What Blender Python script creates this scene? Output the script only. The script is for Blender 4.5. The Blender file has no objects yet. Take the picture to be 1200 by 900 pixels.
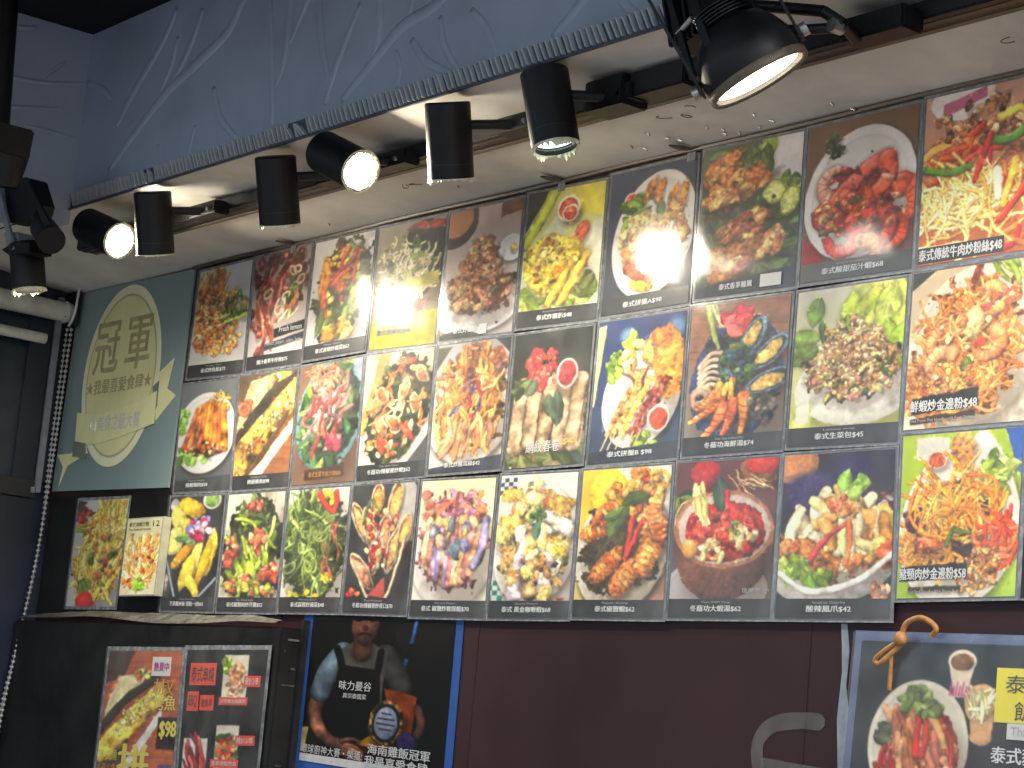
import bpy, bmesh, math, random
import numpy as np
from mathutils import Vector, Matrix

# ------------------------------------------------------------------ camera, sky, sun, exposure
scene = bpy.context.scene
COL = scene.collection
# metres: x runs along the menu wall, y = 0 is the wall, -y is towards the street, z = 0 is the top of the wall
cam_data = bpy.data.cameras.new("camera")
cam_data.sensor_width = 36.0
cam_data.lens = 2565.868 / 1200.0 * 36.0
cam_data.clip_start = 0.05
cam_data.clip_end = 2000.0
cam = bpy.data.objects.new("camera", cam_data)
COL.objects.link(cam)
cam.matrix_world = Matrix(((0.6085, 0.0750, 0.7899, 4.3943),
                           (0.7883, -0.1714, -0.5909, -2.3658),
                           (0.0911, 0.9823, -0.1636, -1.0153),
                           (0, 0, 0, 1)))
_m = cam.matrix_world.to_3x3().normalized()
scene.camera = cam

world = bpy.data.worlds.new("World")
scene.world = world
world.use_nodes = True
wn = world.node_tree
for n in list(wn.nodes):
    wn.nodes.remove(n)
sky = wn.nodes.new("ShaderNodeTexSky")
sky.sky_type = 'NISHITA'
sky.sun_disc = False
SUN_EL, SUN_AZ = math.radians(35), math.radians(98)
sky.sun_elevation = SUN_EL
sky.sun_rotation = SUN_AZ
sky.air_density = 1.0
sky.dust_density = 1.0
sky.ozone_density = 1.5
bgn = wn.nodes.new("ShaderNodeBackground")
bgn.inputs["Strength"].default_value = 0.09
won = wn.nodes.new("ShaderNodeOutputWorld")
wn.links.new(sky.outputs[0], bgn.inputs[0])
wn.links.new(bgn.outputs[0], won.inputs[0])

sun_data = bpy.data.lights.new("sun", 'SUN')
sun_data.energy = 1.5
sun_data.angle = math.radians(25)
sun_data.color = (1.0, 0.96, 0.9)
sun = bpy.data.objects.new("sun", sun_data)
COL.objects.link(sun)
_d = Vector((math.sin(SUN_AZ) * math.cos(SUN_EL), math.cos(SUN_AZ) * math.cos(SUN_EL), math.sin(SUN_EL)))
sun.rotation_euler = _d.to_track_quat('Z', 'Y').to_euler()

vs = scene.view_settings
vs.view_transform = 'Standard'
vs.look = 'None'
vs.gamma = 1.0
vs.use_curve_mapping = False
vs.exposure = 1.42
LAMP_W = 2.5          # scales all track lamps
LAMP_COL = (1.0, 0.92, 0.78)

cy = scene.cycles
cy.max_bounces = 6
cy.diffuse_bounces = 3
cy.glossy_bounces = 3
cy.transmission_bounces = 2
cy.transparent_max_bounces = 8
cy.caustics_reflective = False
cy.caustics_refractive = False
cy.use_adaptive_sampling = True
cy.adaptive_threshold = 0.02
cy.sample_clamp_indirect = 4.0

rng = random.Random(7)

# ------------------------------------------------------------------ materials
def s2l(c):
    return tuple(((v / 255.0) / 12.92 if v / 255.0 <= 0.04045 else ((v / 255.0 + 0.055) / 1.055) ** 2.4) for v in c)

def new_mat(name):
    m = bpy.data.materials.new(name)
    m.use_nodes = True
    nt = m.node_tree
    return m, nt, nt.nodes["Principled BSDF"]

def mat(name, col, rough=0.5, var=0.0, scale=20.0, metal=0.0, spec=0.5, bump=0.0, bscale=60.0, col2=None, det=3.0, stretch=None):
    """plain colour with a procedural noise that varies it, and fine relief"""
    m, nt, b = new_mat(name)
    b.inputs["Roughness"].default_value = rough
    b.inputs["Metallic"].default_value = metal
    b.inputs["Specular IOR Level"].default_value = spec
    b.inputs["Base Color"].default_value = (*col, 1)
    if var > 0 or bump > 0 or col2:
        tc = nt.nodes.new("ShaderNodeTexCoord")
        mp = nt.nodes.new("ShaderNodeMapping")
        if stretch:
            mp.inputs["Scale"].default_value = stretch
        nt.links.new(tc.outputs["Object"], mp.inputs[0])
    if var > 0 or col2:
        n = nt.nodes.new("ShaderNodeTexNoise")
        n.inputs["Scale"].default_value = scale
        n.inputs["Detail"].default_value = det
        n.inputs["Roughness"].default_value = 0.62
        nt.links.new(mp.outputs[0], n.inputs["Vector"])
        r = nt.nodes.new("ShaderNodeValToRGB")
        r.color_ramp.elements[0].position = 0.32
        r.color_ramp.elements[1].position = 0.68
        c2 = col2 or tuple(min(1, v * (1 + var)) for v in col)
        c1 = col if col2 else tuple(v * (1 - var) for v in col)
        r.color_ramp.elements[0].color = (*c1, 1)
        r.color_ramp.elements[1].color = (*c2, 1)
        nt.links.new(n.outputs["Fac"], r.inputs[0])
        nt.links.new(r.outputs[0], b.inputs["Base Color"])
        rr = nt.nodes.new("ShaderNodeMapRange")
        rr.inputs[3].default_value = max(0.02, rough - 0.1)
        rr.inputs[4].default_value = min(1.0, rough + 0.12)
        nt.links.new(n.outputs["Fac"], rr.inputs[0])
        nt.links.new(rr.outputs[0], b.inputs["Roughness"])
    if bump > 0:
        n2 = nt.nodes.new("ShaderNodeTexNoise")
        n2.inputs["Scale"].default_value = bscale
        n2.inputs["Detail"].default_value = 2
        nt.links.new(mp.outputs[0], n2.inputs["Vector"])
        bp = nt.nodes.new("ShaderNodeBump")
        bp.inputs["Strength"].default_value = bump
        bp.inputs["Distance"].default_value = 0.004
        nt.links.new(n2.outputs["Fac"], bp.inputs["Height"])
        nt.links.new(bp.outputs[0], b.inputs["Normal"])
    return m

def emit_mat(name, col, strength):
    m = bpy.data.materials.new(name)
    m.use_nodes = True
    nt = m.node_tree
    nt.nodes.remove(nt.nodes["Principled BSDF"])
    e = nt.nodes.new("ShaderNodeEmission")
    e.inputs[0].default_value = (*col, 1)
    e.inputs[1].default_value = strength
    nt.links.new(e.outputs[0], nt.nodes["Material Output"].inputs[0])
    return m

def print_mat():
    m, nt, b = new_mat("printed_ink")
    a = nt.nodes.new("ShaderNodeAttribute")
    a.attribute_name = "ink"
    nt.links.new(a.outputs["Color"], b.inputs["Base Color"])
    b.inputs["Roughness"].default_value = 0.55
    b.inputs["Specular IOR Level"].default_value = 0.25
    return m

def sleeve_mat():
    m = bpy.data.materials.new("clear_plastic_sleeve")
    m.use_nodes = True
    nt = m.node_tree
    nt.nodes.remove(nt.nodes["Principled BSDF"])
    t = nt.nodes.new("ShaderNodeBsdfTransparent")
    t.inputs[0].default_value = (0.97, 0.975, 0.98, 1)
    g = nt.nodes.new("ShaderNodeBsdfGlossy")
    g.inputs["Roughness"].default_value = 0.16
    f = nt.nodes.new("ShaderNodeFresnel")
    # a thin film reflects alike from both sides
    gm = nt.nodes.new("ShaderNodeNewGeometry")
    mr = nt.nodes.new("ShaderNodeMapRange")
    mr.inputs[3].default_value = 1.45
    mr.inputs[4].default_value = 1 / 1.45
    nt.links.new(gm.outputs["Backfacing"], mr.inputs[0])
    nt.links.new(mr.outputs[0], f.inputs["IOR"])
    mx = nt.nodes.new("ShaderNodeMixShader")
    tc = nt.nodes.new("ShaderNodeTexCoord")
    n = nt.nodes.new("ShaderNodeTexNoise")
    n.inputs["Scale"].default_value = 55
    n.inputs["Detail"].default_value = 3
    nt.links.new(tc.outputs["Object"], n.inputs["Vector"])
    bp = nt.nodes.new("ShaderNodeBump")
    bp.inputs["Strength"].default_value = 0.09
    bp.inputs["Distance"].default_value = 0.002
    nt.links.new(n.outputs["Fac"], bp.inputs["Height"])
    nt.links.new(bp.outputs[0], g.inputs["Normal"])
    # scuffed, slightly milky film; its white also stands in for hazy glare
    df = nt.nodes.new("ShaderNodeBsdfDiffuse")
    df.inputs[0].default_value = (0.85, 0.85, 0.86, 1)
    sc = nt.nodes.new("ShaderNodeTexNoise")
    sc.inputs["Scale"].default_value = 14
    sc.inputs["Detail"].default_value = 2
    nt.links.new(tc.outputs["Object"], sc.inputs["Vector"])
    sr = nt.nodes.new("ShaderNodeMapRange")
    sr.inputs[1].default_value = 0.3
    sr.inputs[2].default_value = 0.75
    sr.inputs[3].default_value = 0.015
    sr.inputs[4].default_value = 0.075
    nt.links.new(sc.outputs["Fac"], sr.inputs[0])
    mm = nt.nodes.new("ShaderNodeMixShader")
    nt.links.new(sr.outputs[0], mm.inputs[0])
    nt.links.new(t.outputs[0], mm.inputs[1])
    nt.links.new(df.outputs[0], mm.inputs[2])
    nt.links.new(f.outputs[0], mx.inputs[0])
    nt.links.new(mm.outputs[0], mx.inputs[1])
    nt.links.new(g.outputs[0], mx.inputs[2])
    nt.links.new(mx.outputs[0], nt.nodes["Material Output"].inputs[0])
    return m

M = {}
M['ink'] = print_mat()
M['sleeve'] = sleeve_mat()
M['sleeve_edge'] = mat('sleeve_edge', (0.20, 0.205, 0.21), 0.25, 0.45, 40)
M['card'] = mat('backing_card', (0.16, 0.16, 0.17), 0.5, 0.2, 30)
M['caption_black'] = mat('caption_black', (0.018, 0.018, 0.02), 0.45, 0.3, 30)
M['wall'] = mat('brown_laminate', (0.030, 0.0125, 0.0135), 0.5, 0.22, 3.0, spec=0.25, bump=0.05, bscale=30)
M['black_panel'] = mat('black_panel', (0.010, 0.010, 0.010), 0.5, 0.5, 9, spec=0.3, bump=0.08, bscale=40)
M['soffit'] = mat('soffit_paint', (0.60, 0.58, 0.535), 0.6, 0.12, 7, bump=0.25, bscale=35)
M['fascia'] = mat('relief_wallpaper', (0.28, 0.335, 0.45), 0.6, 0.12, 4, bump=0.08, bscale=50)
M['trim'] = mat('ridged_trim', (0.42, 0.45, 0.50), 0.42, 0.18, 14)
M['trim_back'] = mat('trim_groove', (0.05, 0.06, 0.09), 0.6, 0.2, 14)
M['ceiling'] = mat('black_ceiling', (0.006, 0.006, 0.009), 0.8, 0.4, 5, spec=0.2)
M['lamp'] = mat('black_lamp_coat', (0.006, 0.006, 0.0075), 0.45, 0.35, 30, spec=0.3)
M['lamp_in'] = mat('lamp_reflector', (0.75, 0.72, 0.65), 0.25, 0.1, 30, metal=0.6)
M['flake'] = mat('peeling_rim_flakes', (0.70, 0.68, 0.50), 0.5, 0.25, 90)
M['lens'] = emit_mat('lit_lens', (1.0, 0.88, 0.66), 70.0)
M['lens_mid'] = emit_mat('lit_lens_soft', (1.0, 0.88, 0.66), 14.0)
M['lens_flood'] = emit_mat('lit_flood_lens', (1.0, 0.90, 0.70), 4.5)
M['lens_low'] = emit_mat('lit_lens_side', (0.72, 0.95, 0.86), 1.2)
M['steel'] = mat('dull_steel', (0.35, 0.35, 0.34), 0.35, 0.2, 60, metal=0.8)
M['tube'] = mat('dirty_white_tube', (0.52, 0.52, 0.47), 0.5, 0.25, 14)
M['bracket'] = mat('white_bracket', (0.62, 0.63, 0.62), 0.45, 0.12, 40)
M['bead'] = mat('chain_bead', (0.42, 0.42, 0.40), 0.3, 0.15, 90, metal=0.3)
M['glass'] = mat('dark_window_glass', (0.016, 0.028, 0.045), 0.07, 0.35, 2.5)
M['rail'] = mat('black_rail', (0.012, 0.012, 0.013), 0.4, 0.3, 30)
M['post'] = mat('grey_post', (0.20, 0.22, 0.25), 0.45, 0.2, 20)
M['sign'] = mat('teal_sign', (0.235, 0.31, 0.31), 0.5, 0.12, 2.2)
M['badge'] = mat('cream_badge', (0.80, 0.77, 0.40), 0.5, 0.08, 6)
M['badge_rim'] = mat('cream_badge_rim', (0.88, 0.86, 0.58), 0.5, 0.08, 6)
M['badge_line'] = mat('badge_line', (0.50, 0.49, 0.28), 0.5, 0.08, 6)
M['ribbon'] = mat('cream_ribbon', (0.84, 0.81, 0.44), 0.5, 0.1, 6)
M['ribbon_dark'] = mat('ribbon_fold', (0.20, 0.23, 0.18), 0.5, 0.1, 6)
M['gold_text'] = mat('bronze_lettering', (0.44, 0.39, 0.21), 0.5, 0.2, 30)
M['white_text'] = mat('white_lettering', (0.72, 0.72, 0.70), 0.5, 0.05, 60)
M['grey_text'] = mat('grey_lettering', (0.42, 0.42, 0.42), 0.5, 0.1, 60)
M['dark_text'] = mat('dark_lettering', (0.03, 0.03, 0.03), 0.5, 0.1, 60)
M['yellow_text'] = mat('yellow_lettering', (0.75, 0.60, 0.10), 0.5, 0.1, 60)
M['orange_text'] = mat('orange_lettering', (0.62, 0.28, 0.06), 0.5, 0.1, 60)
M['blue_text'] = mat('blue_lettering', (0.03, 0.06, 0.26), 0.5, 0.1, 60)
M['pink_text'] = mat('magenta_lettering', (0.45, 0.02, 0.20), 0.5, 0.1, 60)
M['red_tag'] = mat('red_sticker', (0.72, 0.075, 0.035), 0.5, 0.12, 40)
M['white_tag'] = mat('white_sticker', (0.66, 0.64, 0.60), 0.5, 0.06, 40)
M['yellow_tag'] = mat('yellow_sticker', (0.84, 0.70, 0.02), 0.5, 0.05, 20)
M['blue_border'] = mat('blue_border', (0.018, 0.065, 0.24), 0.5, 0.12, 14)
M['board_edge'] = mat('bluish_laminate_edge', (0.10, 0.12, 0.22), 0.25, 0.2, 14)
M['leather'] = mat('leather_cord', (0.34, 0.155, 0.045), 0.55, 0.3, 120)
M['tape'] = mat('grey_tape', (0.22, 0.25, 0.27), 0.4, 0.25, 25)
M['smear'] = mat('chalky_smear', (0.20, 0.195, 0.19), 0.7, 0.25, 18)
M['smear'].node_tree.nodes["Principled BSDF"].inputs["Alpha"].default_value = 0.36
M['card_side'] = mat('yellowed_tile', (0.42, 0.41, 0.33), 0.5, 0.1, 30)
M['torn'] = mat('torn_plastic', (0.11, 0.11, 0.095), 0.4, 0.6, 40, bump=0.3, bscale=60)
M['clip'] = mat('dark_brown', (0.10, 0.075, 0.05), 0.5, 0.3, 60)  # brown that carries the clips' shadow and the track lip's warm reflection
M['nail'] = mat('staple_metal', (0.40, 0.38, 0.34), 0.4, 0.2, 90, metal=0.5)
M['ground'] = mat('street_ground', (0.30, 0.29, 0.27), 0.8, 0.3, 2.0)
M['side'] = mat('dark_blue_panel', (0.010, 0.016, 0.032), 0.35, 0.3, 3)

# ------------------------------------------------------------------ mesh helpers
def link(o, parent=None):
    COL.objects.link(o)
    if parent is not None:
        o.parent = parent
    return o

def obj(name, verts, faces, m, parent=None, smooth=False):
    me = bpy.data.meshes.new(name)
    me.from_pydata([tuple(v) for v in verts], [], faces)
    me.update()
    if smooth:
        for p in me.polygons:
            p.use_smooth = True
    me.materials.append(m)
    return link(bpy.data.objects.new(name, me), parent)

def empty(name, loc, parent=None):
    o = bpy.data.objects.new(name, None)
    o.empty_display_size = 0.05
    o.location = loc
    return link(o, parent)

def tag(o, label=None, cat=None, group=None, kind=None):
    if label: o["label"] = label
    if cat: o["category"] = cat
    if group: o["group"] = group
    if kind: o["kind"] = kind
    return o

def box_vf(x0, x1, y0, y1, z0, z1, bev=0.0):
    bm = bmesh.new()
    bmesh.ops.create_cube(bm, size=1.0)
    for v in bm.verts:
        v.co = Vector(((x0 + x1) / 2 + v.co.x * (x1 - x0), (y0 + y1) / 2 + v.co.y * (y1 - y0), (z0 + z1) / 2 + v.co.z * (z1 - z0)))
    if bev > 0:
        bmesh.ops.bevel(bm, geom=list(bm.edges), offset=bev, segments=2, affect='EDGES')
    vs_ = [v.co.copy() for v in bm.verts]
    bm.verts.index_update()
    fs = [[v.index for v in f.verts] for f in bm.faces]
    bm.free()
    return vs_, fs

def box(name, x0, x1, y0, y1, z0, z1, m, parent=None, bev=0.0):
    v, f = box_vf(x0, x1, y0, y1, z0, z1, bev)
    return obj(name, v, f, m, parent)

def lathe(name, prof, m, parent=None, seg=36, smooth=True):
    """profile of (radius, z) revolved round z"""
    v, f = [], []
    for (r, z) in prof:
        for k in range(seg):
            a = 2 * math.pi * k / seg
            v.append((r * math.cos(a), r * math.sin(a), z))
    for i in range(len(prof) - 1):
        for k in range(seg):
            k2 = (k + 1) % seg
            f.append((i * seg + k, i * seg + k2, (i + 1) * seg + k2, (i + 1) * seg + k))
    o = obj(name, v, f, m, parent, smooth)
    if smooth:
        o.data.set_sharp_from_angle(angle=math.radians(40))
    return o

def tube_vf(pts, radii, seg=8, cap=True):
    pts = [Vector(p) for p in pts]
    v, f = [], []
    up = None
    for i, p in enumerate(pts):
        t = (pts[min(i + 1, len(pts) - 1)] - pts[max(i - 1, 0)]).normalized()
        if up is None:
            up = t.orthogonal().normalized()
        else:
            up = (up - t * up.dot(t)).normalized()
        w = t.cross(up)
        r = radii[i] if isinstance(radii, (list, tuple)) else radii
        for k in range(seg):
            a = 2 * math.pi * k / seg
            v.append(p + up * (r * math.cos(a)) + w * (r * math.sin(a)))
    for i in range(len(pts) - 1):
        for k in range(seg):
            k2 = (k + 1) % seg
            f.append((i * seg + k, i * seg + k2, (i + 1) * seg + k2, (i + 1) * seg + k))
    if cap:
        f.append(tuple(range(seg))[::-1])
        f.append(tuple((len(pts) - 1) * seg + k for k in range(seg)))
    return v, f

def tube(name, pts, radii, m, parent=None, seg=8, smooth=True):
    v, f = tube_vf(pts, radii, seg)
    o = obj(name, v, f, m, parent, smooth)
    o.data.set_sharp_from_angle(angle=math.radians(50))
    return o

def spline(pts, n=8):
    """Catmull-Rom through the points (any dimension)"""
    P = [np.array(p, float) for p in pts]
    P = [2 * P[0] - P[1]] + P + [2 * P[-1] - P[-2]]
    out = []
    for i in range(1, len(P) - 2):
        for t in np.linspace(0, 1, n, endpoint=False):
            a, b, c, d = P[i - 1], P[i], P[i + 1], P[i + 2]
            out.append(0.5 * (2 * b + (c - a) * t + (2 * a - 5 * b + 4 * c - d) * t * t + (3 * b - a - 3 * c + d) * t ** 3))
    out.append(P[-2])
    return out

class Quad:
    """a sheet hung on the wall: corners top-left, top-right, bottom-right, bottom-left as (x, z), and its y"""
    def __init__(s, c, y):
        s.c = [np.array(p, float) for p in c]
        s.y = y
    def p(s, u, v):
        a, b, c, d = s.c
        return (a * (1 - u) + b * u) * (1 - v) + (d * (1 - u) + c * u) * v
    def w(s, u, v, dy=0.0):
        q = s.p(u, v)
        return (q[0], s.y - dy, q[1])
    def base(s):
        return Vector(s.w(0.5, 1.0))
    def size(s):
        return float(np.linalg.norm(s.c[1] - s.c[0])), float(np.linalg.norm(s.c[3] - s.c[0]))

def quad_sheet(name, q, u0, u1, v0, v1, dy, m, parent, thick=0.0008):
    """thin slab on the sheet q between fractions, its front face dy in front of it"""
    o = parent.location
    f_ = [Vector(q.w(u, v, dy)) - o for u, v in ((u0, v0), (u1, v0), (u1, v1), (u0, v1))]
    b_ = [p + Vector((0, thick, 0)) for p in f_]
    fc = [(0, 3, 2, 1), (4, 5, 6, 7), (0, 1, 5, 4), (1, 2, 6, 5), (2, 3, 7, 6), (3, 0, 4, 7)]
    return obj(name, f_ + b_, fc, m, parent)

def quad_frame(name, q, u0, u1, v0, v1, wu, wv, dy, m, parent, thick=0.001):
    """a thin frame strip round the sheet"""
    o = parent.location
    v, f = [], []
    ring = [((u0, v0), (u1, v0), (u1, v1), (u0, v1)), ((u0 + wu, v0 + wv), (u1 - wu, v0 + wv), (u1 - wu, v1 - wv), (u0 + wu, v1 - wv))]
    for d in (dy, dy - thick):
        for rr in ring:
            for (u, w_) in rr:
                v.append(Vector(q.w(u, w_, d)) - o)
    for k in range(4):
        k2 = (k + 1) % 4
        f.append((k, 4 + k, 4 + k2, k2))
        f.append((k, k2, 8 + k2, 8 + k))
        f.append((4 + k, 12 + k, 12 + k2, 4 + k2))
    return obj(name, v, f, m, parent)

_text_cache = {}
def text_mesh(body):
    if body not in _text_cache:
        cu = bpy.data.curves.new("lettering_curve", 'FONT')
        cu.body = body
        cu.resolution_u = 2
        ob = bpy.data.objects.new("lettering_tmp", cu)
        COL.objects.link(ob)
        dg = bpy.context.evaluated_depsgraph_get()
        ev = ob.evaluated_get(dg)
        me = ev.to_mesh()
        v = np.array([tuple(x.co) for x in me.vertices], float).reshape(-1, 3)
        f = [tuple(p.vertices) for p in me.polygons]
        ev.to_mesh_clear()
        bpy.data.objects.remove(ob)
        bpy.data.curves.remove(cu)
        _text_cache[body] = (v, f)
    return _text_cache[body]

def lettering(body, q, u0, u1, v0, v1, dy, m, parent, bold=0.012, slant=0.0, name="lettering", under=None):
    """printed characters fitted into a rectangle of the sheet; heavy type is printed three times slightly shifted"""
    v, f = text_mesh(body)
    if len(v) == 0:
        return None
    lo, hi = v.min(0), v.max(0)
    o = parent.location
    out, fs = [], []
    n = len(v)
    shifts = [(0, 0)] if bold <= 0 else [(0, 0), (bold * 1.6, 0), (-bold * 1.6, 0), (0, bold)]
    for k, (sx, sy) in enumerate(shifts):
        for p in v:
            s = (p[0] + sx - lo[0]) / max(1e-6, hi[0] - lo[0])
            t = (hi[1] - p[1] - sy) / max(1e-6, hi[1] - lo[1])
            out.append(Vector(q.w(u0 + (u1 - u0) * (s + slant * (0.5 - t)), v0 + (v1 - v0) * t, dy + 0.00006 * k)) - o)
        fs += [tuple(i + n * k for i in ff) for ff in f]
    ob_ = obj(name, out, fs, m, parent)
    if under is not None:
        ob_.parent = under          # same local space: the strips sit at their thing's origin
    return ob_

# ------------------------------------------------------------------ the place
WALL_X0, WALL_X1 = -0.66, 3.3
FY = -0.365                         # face of the papered bulkhead above the menu wall
XC = 0.060                          # inner corner of the bulkhead
def zs(y):                          # underside of the bulkhead, rising a little towards the street
    return 0.010 - 0.12 * y

ground = obj("ground", [(-400, -400, -2.55), (400, -400, -2.55), (400, 400, -2.55), (-400, 400, -2.55)], [(0, 1, 2, 3)], M['ground'])
tag(ground, kind="structure")
wall = box("wall", WALL_X0, WALL_X1, 0.0, 0.12, -2.55, 0.30, M['wall'])
tag(wall, kind="structure")

# underside of the bulkhead: a sheet fine enough to carry slight unevenness
sv, sf = [], []
nx, ny = 60, 10
for j in range(ny + 1):
    for i in range(nx + 1):
        x = -0.66 + (3.3 + 0.66) * i / nx
        y = -0.0 + (FY - 0.004) * j / ny
        sv.append((x, y, zs(y) + 0.0012 * math.sin(x * 7 + j) + rng.uniform(-0.0004, 0.0004)))
for j in range(ny):
    for i in range(nx):
        a = j * (nx + 1) + i
        sf.append((a, a + 1, a + nx + 2, a + nx + 1))
soffit = obj("soffit", sv, sf, M['soffit'], smooth=True)
tag(soffit, kind="structure")
# dark joint between the soffit and the menu wall
joint = tube("joint_strip", [(x, -0.006, zs(0) - 0.004 + 0.0015 * math.sin(x * 9)) for x in np.linspace(-0.02, 3.2, 60)], 0.0045, M['clip'], soffit, 6)

# papered bulkhead with raised curved stems
fas = box("bulkhead_wall", XC, 3.3, FY, FY + 0.05, zs(FY) + 0.001, 0.452, M['fascia'])
tag(fas, kind="structure")
ret = box("return_wall", XC - 0.05, XC, -1.9, FY, 0.02, 0.452, M['fascia'])
tag(ret, kind="structure")
sof2 = box("soffit_return", -0.66, XC - 0.052, -1.9, FY - 0.006, zs(FY) + 0.004, 0.12, M['soffit'])
tag(sof2, kind="structure")
side = box("side_wall", -0.80, -0.655, -1.9, 0.12, -2.55, 0.452, M['side'])
tag(side, kind="structure")
ceil = box("ceiling", -0.80, 3.3, -1.9, 0.12, 0.453, 0.52, M['ceiling'])
tag(ceil, kind="structure")

VINES = [
 [(0.80,0.46),(0.725, 0.384), (0.678, 0.329), (0.571, 0.289), (0.463, 0.254), (0.397, 0.222), (0.299, 0.165), (0.222, 0.116)],
 [(0.446, 0.428), (0.4, 0.364), (0.316, 0.293), (0.254, 0.237), (0.236, 0.213)],
 [(0.559, 0.403), (0.536, 0.348), (0.482, 0.279), (0.42, 0.236)],
 [(0.465, 0.363), (0.451, 0.304), (0.404, 0.239)],
 [(0.80,0.44),(0.827, 0.361), (0.862, 0.239), (0.891, 0.099)],
 [(1.02,0.40),(0.972, 0.329), (0.921, 0.251)],
 [(0.99,0.42),(1.012, 0.32), (1.041, 0.231), (1.081, 0.146)],
 [(1.16,0.28),(1.113, 0.2), (1.087, 0.145), (1.074, 0.105)],
 [(0.645, 0.219), (0.684, 0.152), (0.763, 0.094)],
 [(0.585, 0.152), (0.571, 0.096)],
 [(0.437, 0.136), (0.466, 0.09)],
 [(0.90,0.42),(0.908, 0.343), (0.91, 0.229), (0.888, 0.173)],
 [(0.066, 0.341), (0.144, 0.31), (0.191, 0.282)],
 [(1.56,0.32),(1.419, 0.229), (1.328, 0.21), (1.286, 0.196), (1.214, 0.152), (1.131, 0.104)],
 [(1.20,0.38),(1.224, 0.272), (1.231, 0.207), (1.218, 0.159)],
 [(1.419, 0.198), (1.441, 0.143), (1.491, 0.088)],
 [(1.34, 0.174), (1.394, 0.123), (1.475, 0.086)],
 [(1.511, 0.19), (1.56, 0.148), (1.597, 0.091)],
 [(1.93,0.24),(1.812, 0.14), (1.742, 0.095)],
 [(1.86,0.20),(1.907, 0.119), (1.955, 0.084)],
 [(1.292, 0.163), (1.31, 0.133), (1.309, 0.093)],
 [(1.34,0.33),(1.329, 0.249), (1.321, 0.219)],
 [(2.2,0.40),(2.12,0.28),(2.02,0.20)], [(2.5,0.36),(2.36,0.24),(2.25,0.12)], [(2.7,0.40),(2.72,0.25),(2.80,0.11)],
]
for i, c in enumerate(VINES):
    pts = spline(c, 8)
    n = len(pts)
    L = sum(math.dist(pts[k], pts[k + 1]) for k in range(n - 1))
    big = 0.0135 if i in (0, 13) else min(0.0115, 0.0045 + L * 0.03)
    rad = [big * (0.30 + 0.70 * math.sin(math.pi * min(1.0, 0.18 + 0.72 * k / (n - 1))) ** 0.8) for k in range(n)]
    st = tube("stem_relief", [(p[0], 0.0, p[1]) for k, p in enumerate(pts)], rad, M['fascia'], fas, 12)
    st.data.set_sharp_from_angle(angle=math.radians(180))
    for v in st.data.vertices:
        v.co.y = FY + v.co.y * 0.36 + 0.0004
for c in [[(-0.556, 0.416), (-0.498, 0.431)], [(-0.66,0.32),(-0.553, 0.309), (-0.468, 0.315), (-0.368, 0.339)], [(-0.64,0.22),(-0.557, 0.238), (-0.426, 0.267)],
          [(-0.494, 0.212), (-0.371, 0.211)], [(-0.469, 0.324), (-0.421, 0.376)], [(-0.9,0.38),(-0.75,0.30),(-0.66,0.18)]]:
    pts = spline(c, 8)
    tube("stem_relief", [(XC - 0.0022, p[0], p[1]) for p in pts], [0.006 * (0.4 + 0.6 * math.sin(math.pi * (0.1 + 0.8 * k / (len(pts) - 1)))) for k in range(len(pts))], M['fascia'], ret, 8)

# ridged trim along the foot of the bulkhead: a backing strip and single slanted ridges
trim = empty("ridged_trim", (XC, FY, zs(FY)))
tag(trim, "pale ridged trim strip along the foot of the blue papered bulkhead", "trim")
tz0, tz1 = zs(FY) + 0.001, 0.089
box("backing_strip", 0.001, 3.3 - XC, -0.003, -0.0002, 0.0, tz1 - zs(FY), M['trim_back'], trim)
box("lower_lip", 0.001, 3.3 - XC, -0.008, -0.0032, -0.004, -0.0002, M['trim_back'], trim)
hh = tz1 - tz0
sl_ = 0.019
rv = [(-0.0040, 0, 0), (0.0040, 0, 0), (0.0040 - sl_, 0, hh), (-0.0040 - sl_, 0, hh), (-0.0016, -0.007, 0.001), (0.0020, -0.007, 0.001), (0.0020 - sl_, -0.007, hh - 0.001), (-0.0016 - sl_, -0.007, hh - 0.001)]
rf = [(4, 5, 6, 7), (0, 4, 7, 3), (5, 1, 2, 6), (0, 1, 5, 4), (7, 6, 2, 3)]
rme = bpy.data.meshes.new("ridge")
rme.from_pydata(rv, [], rf)
rme.materials.append(M['trim'])
for k in range(222):
    o = bpy.data.objects.new("ridge", rme)
    o.location = (0.026 + k * 0.0145 + rng.uniform(-0.0008, 0.0008), -0.0031, 0.0012)
    bad = 62 <= k <= 66 or 23 <= k <= 25
    o.rotation_euler = (0, rng.uniform(-0.03, 0.03) + (rng.uniform(-0.3, 0.15) if bad else 0), 0)
    o.scale = (1, 0.9 + rng.uniform(-0.2, 0.3), rng.uniform(0.72, 0.9) if bad else rng.uniform(0.95, 1.0))
    link(o, trim)

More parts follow.
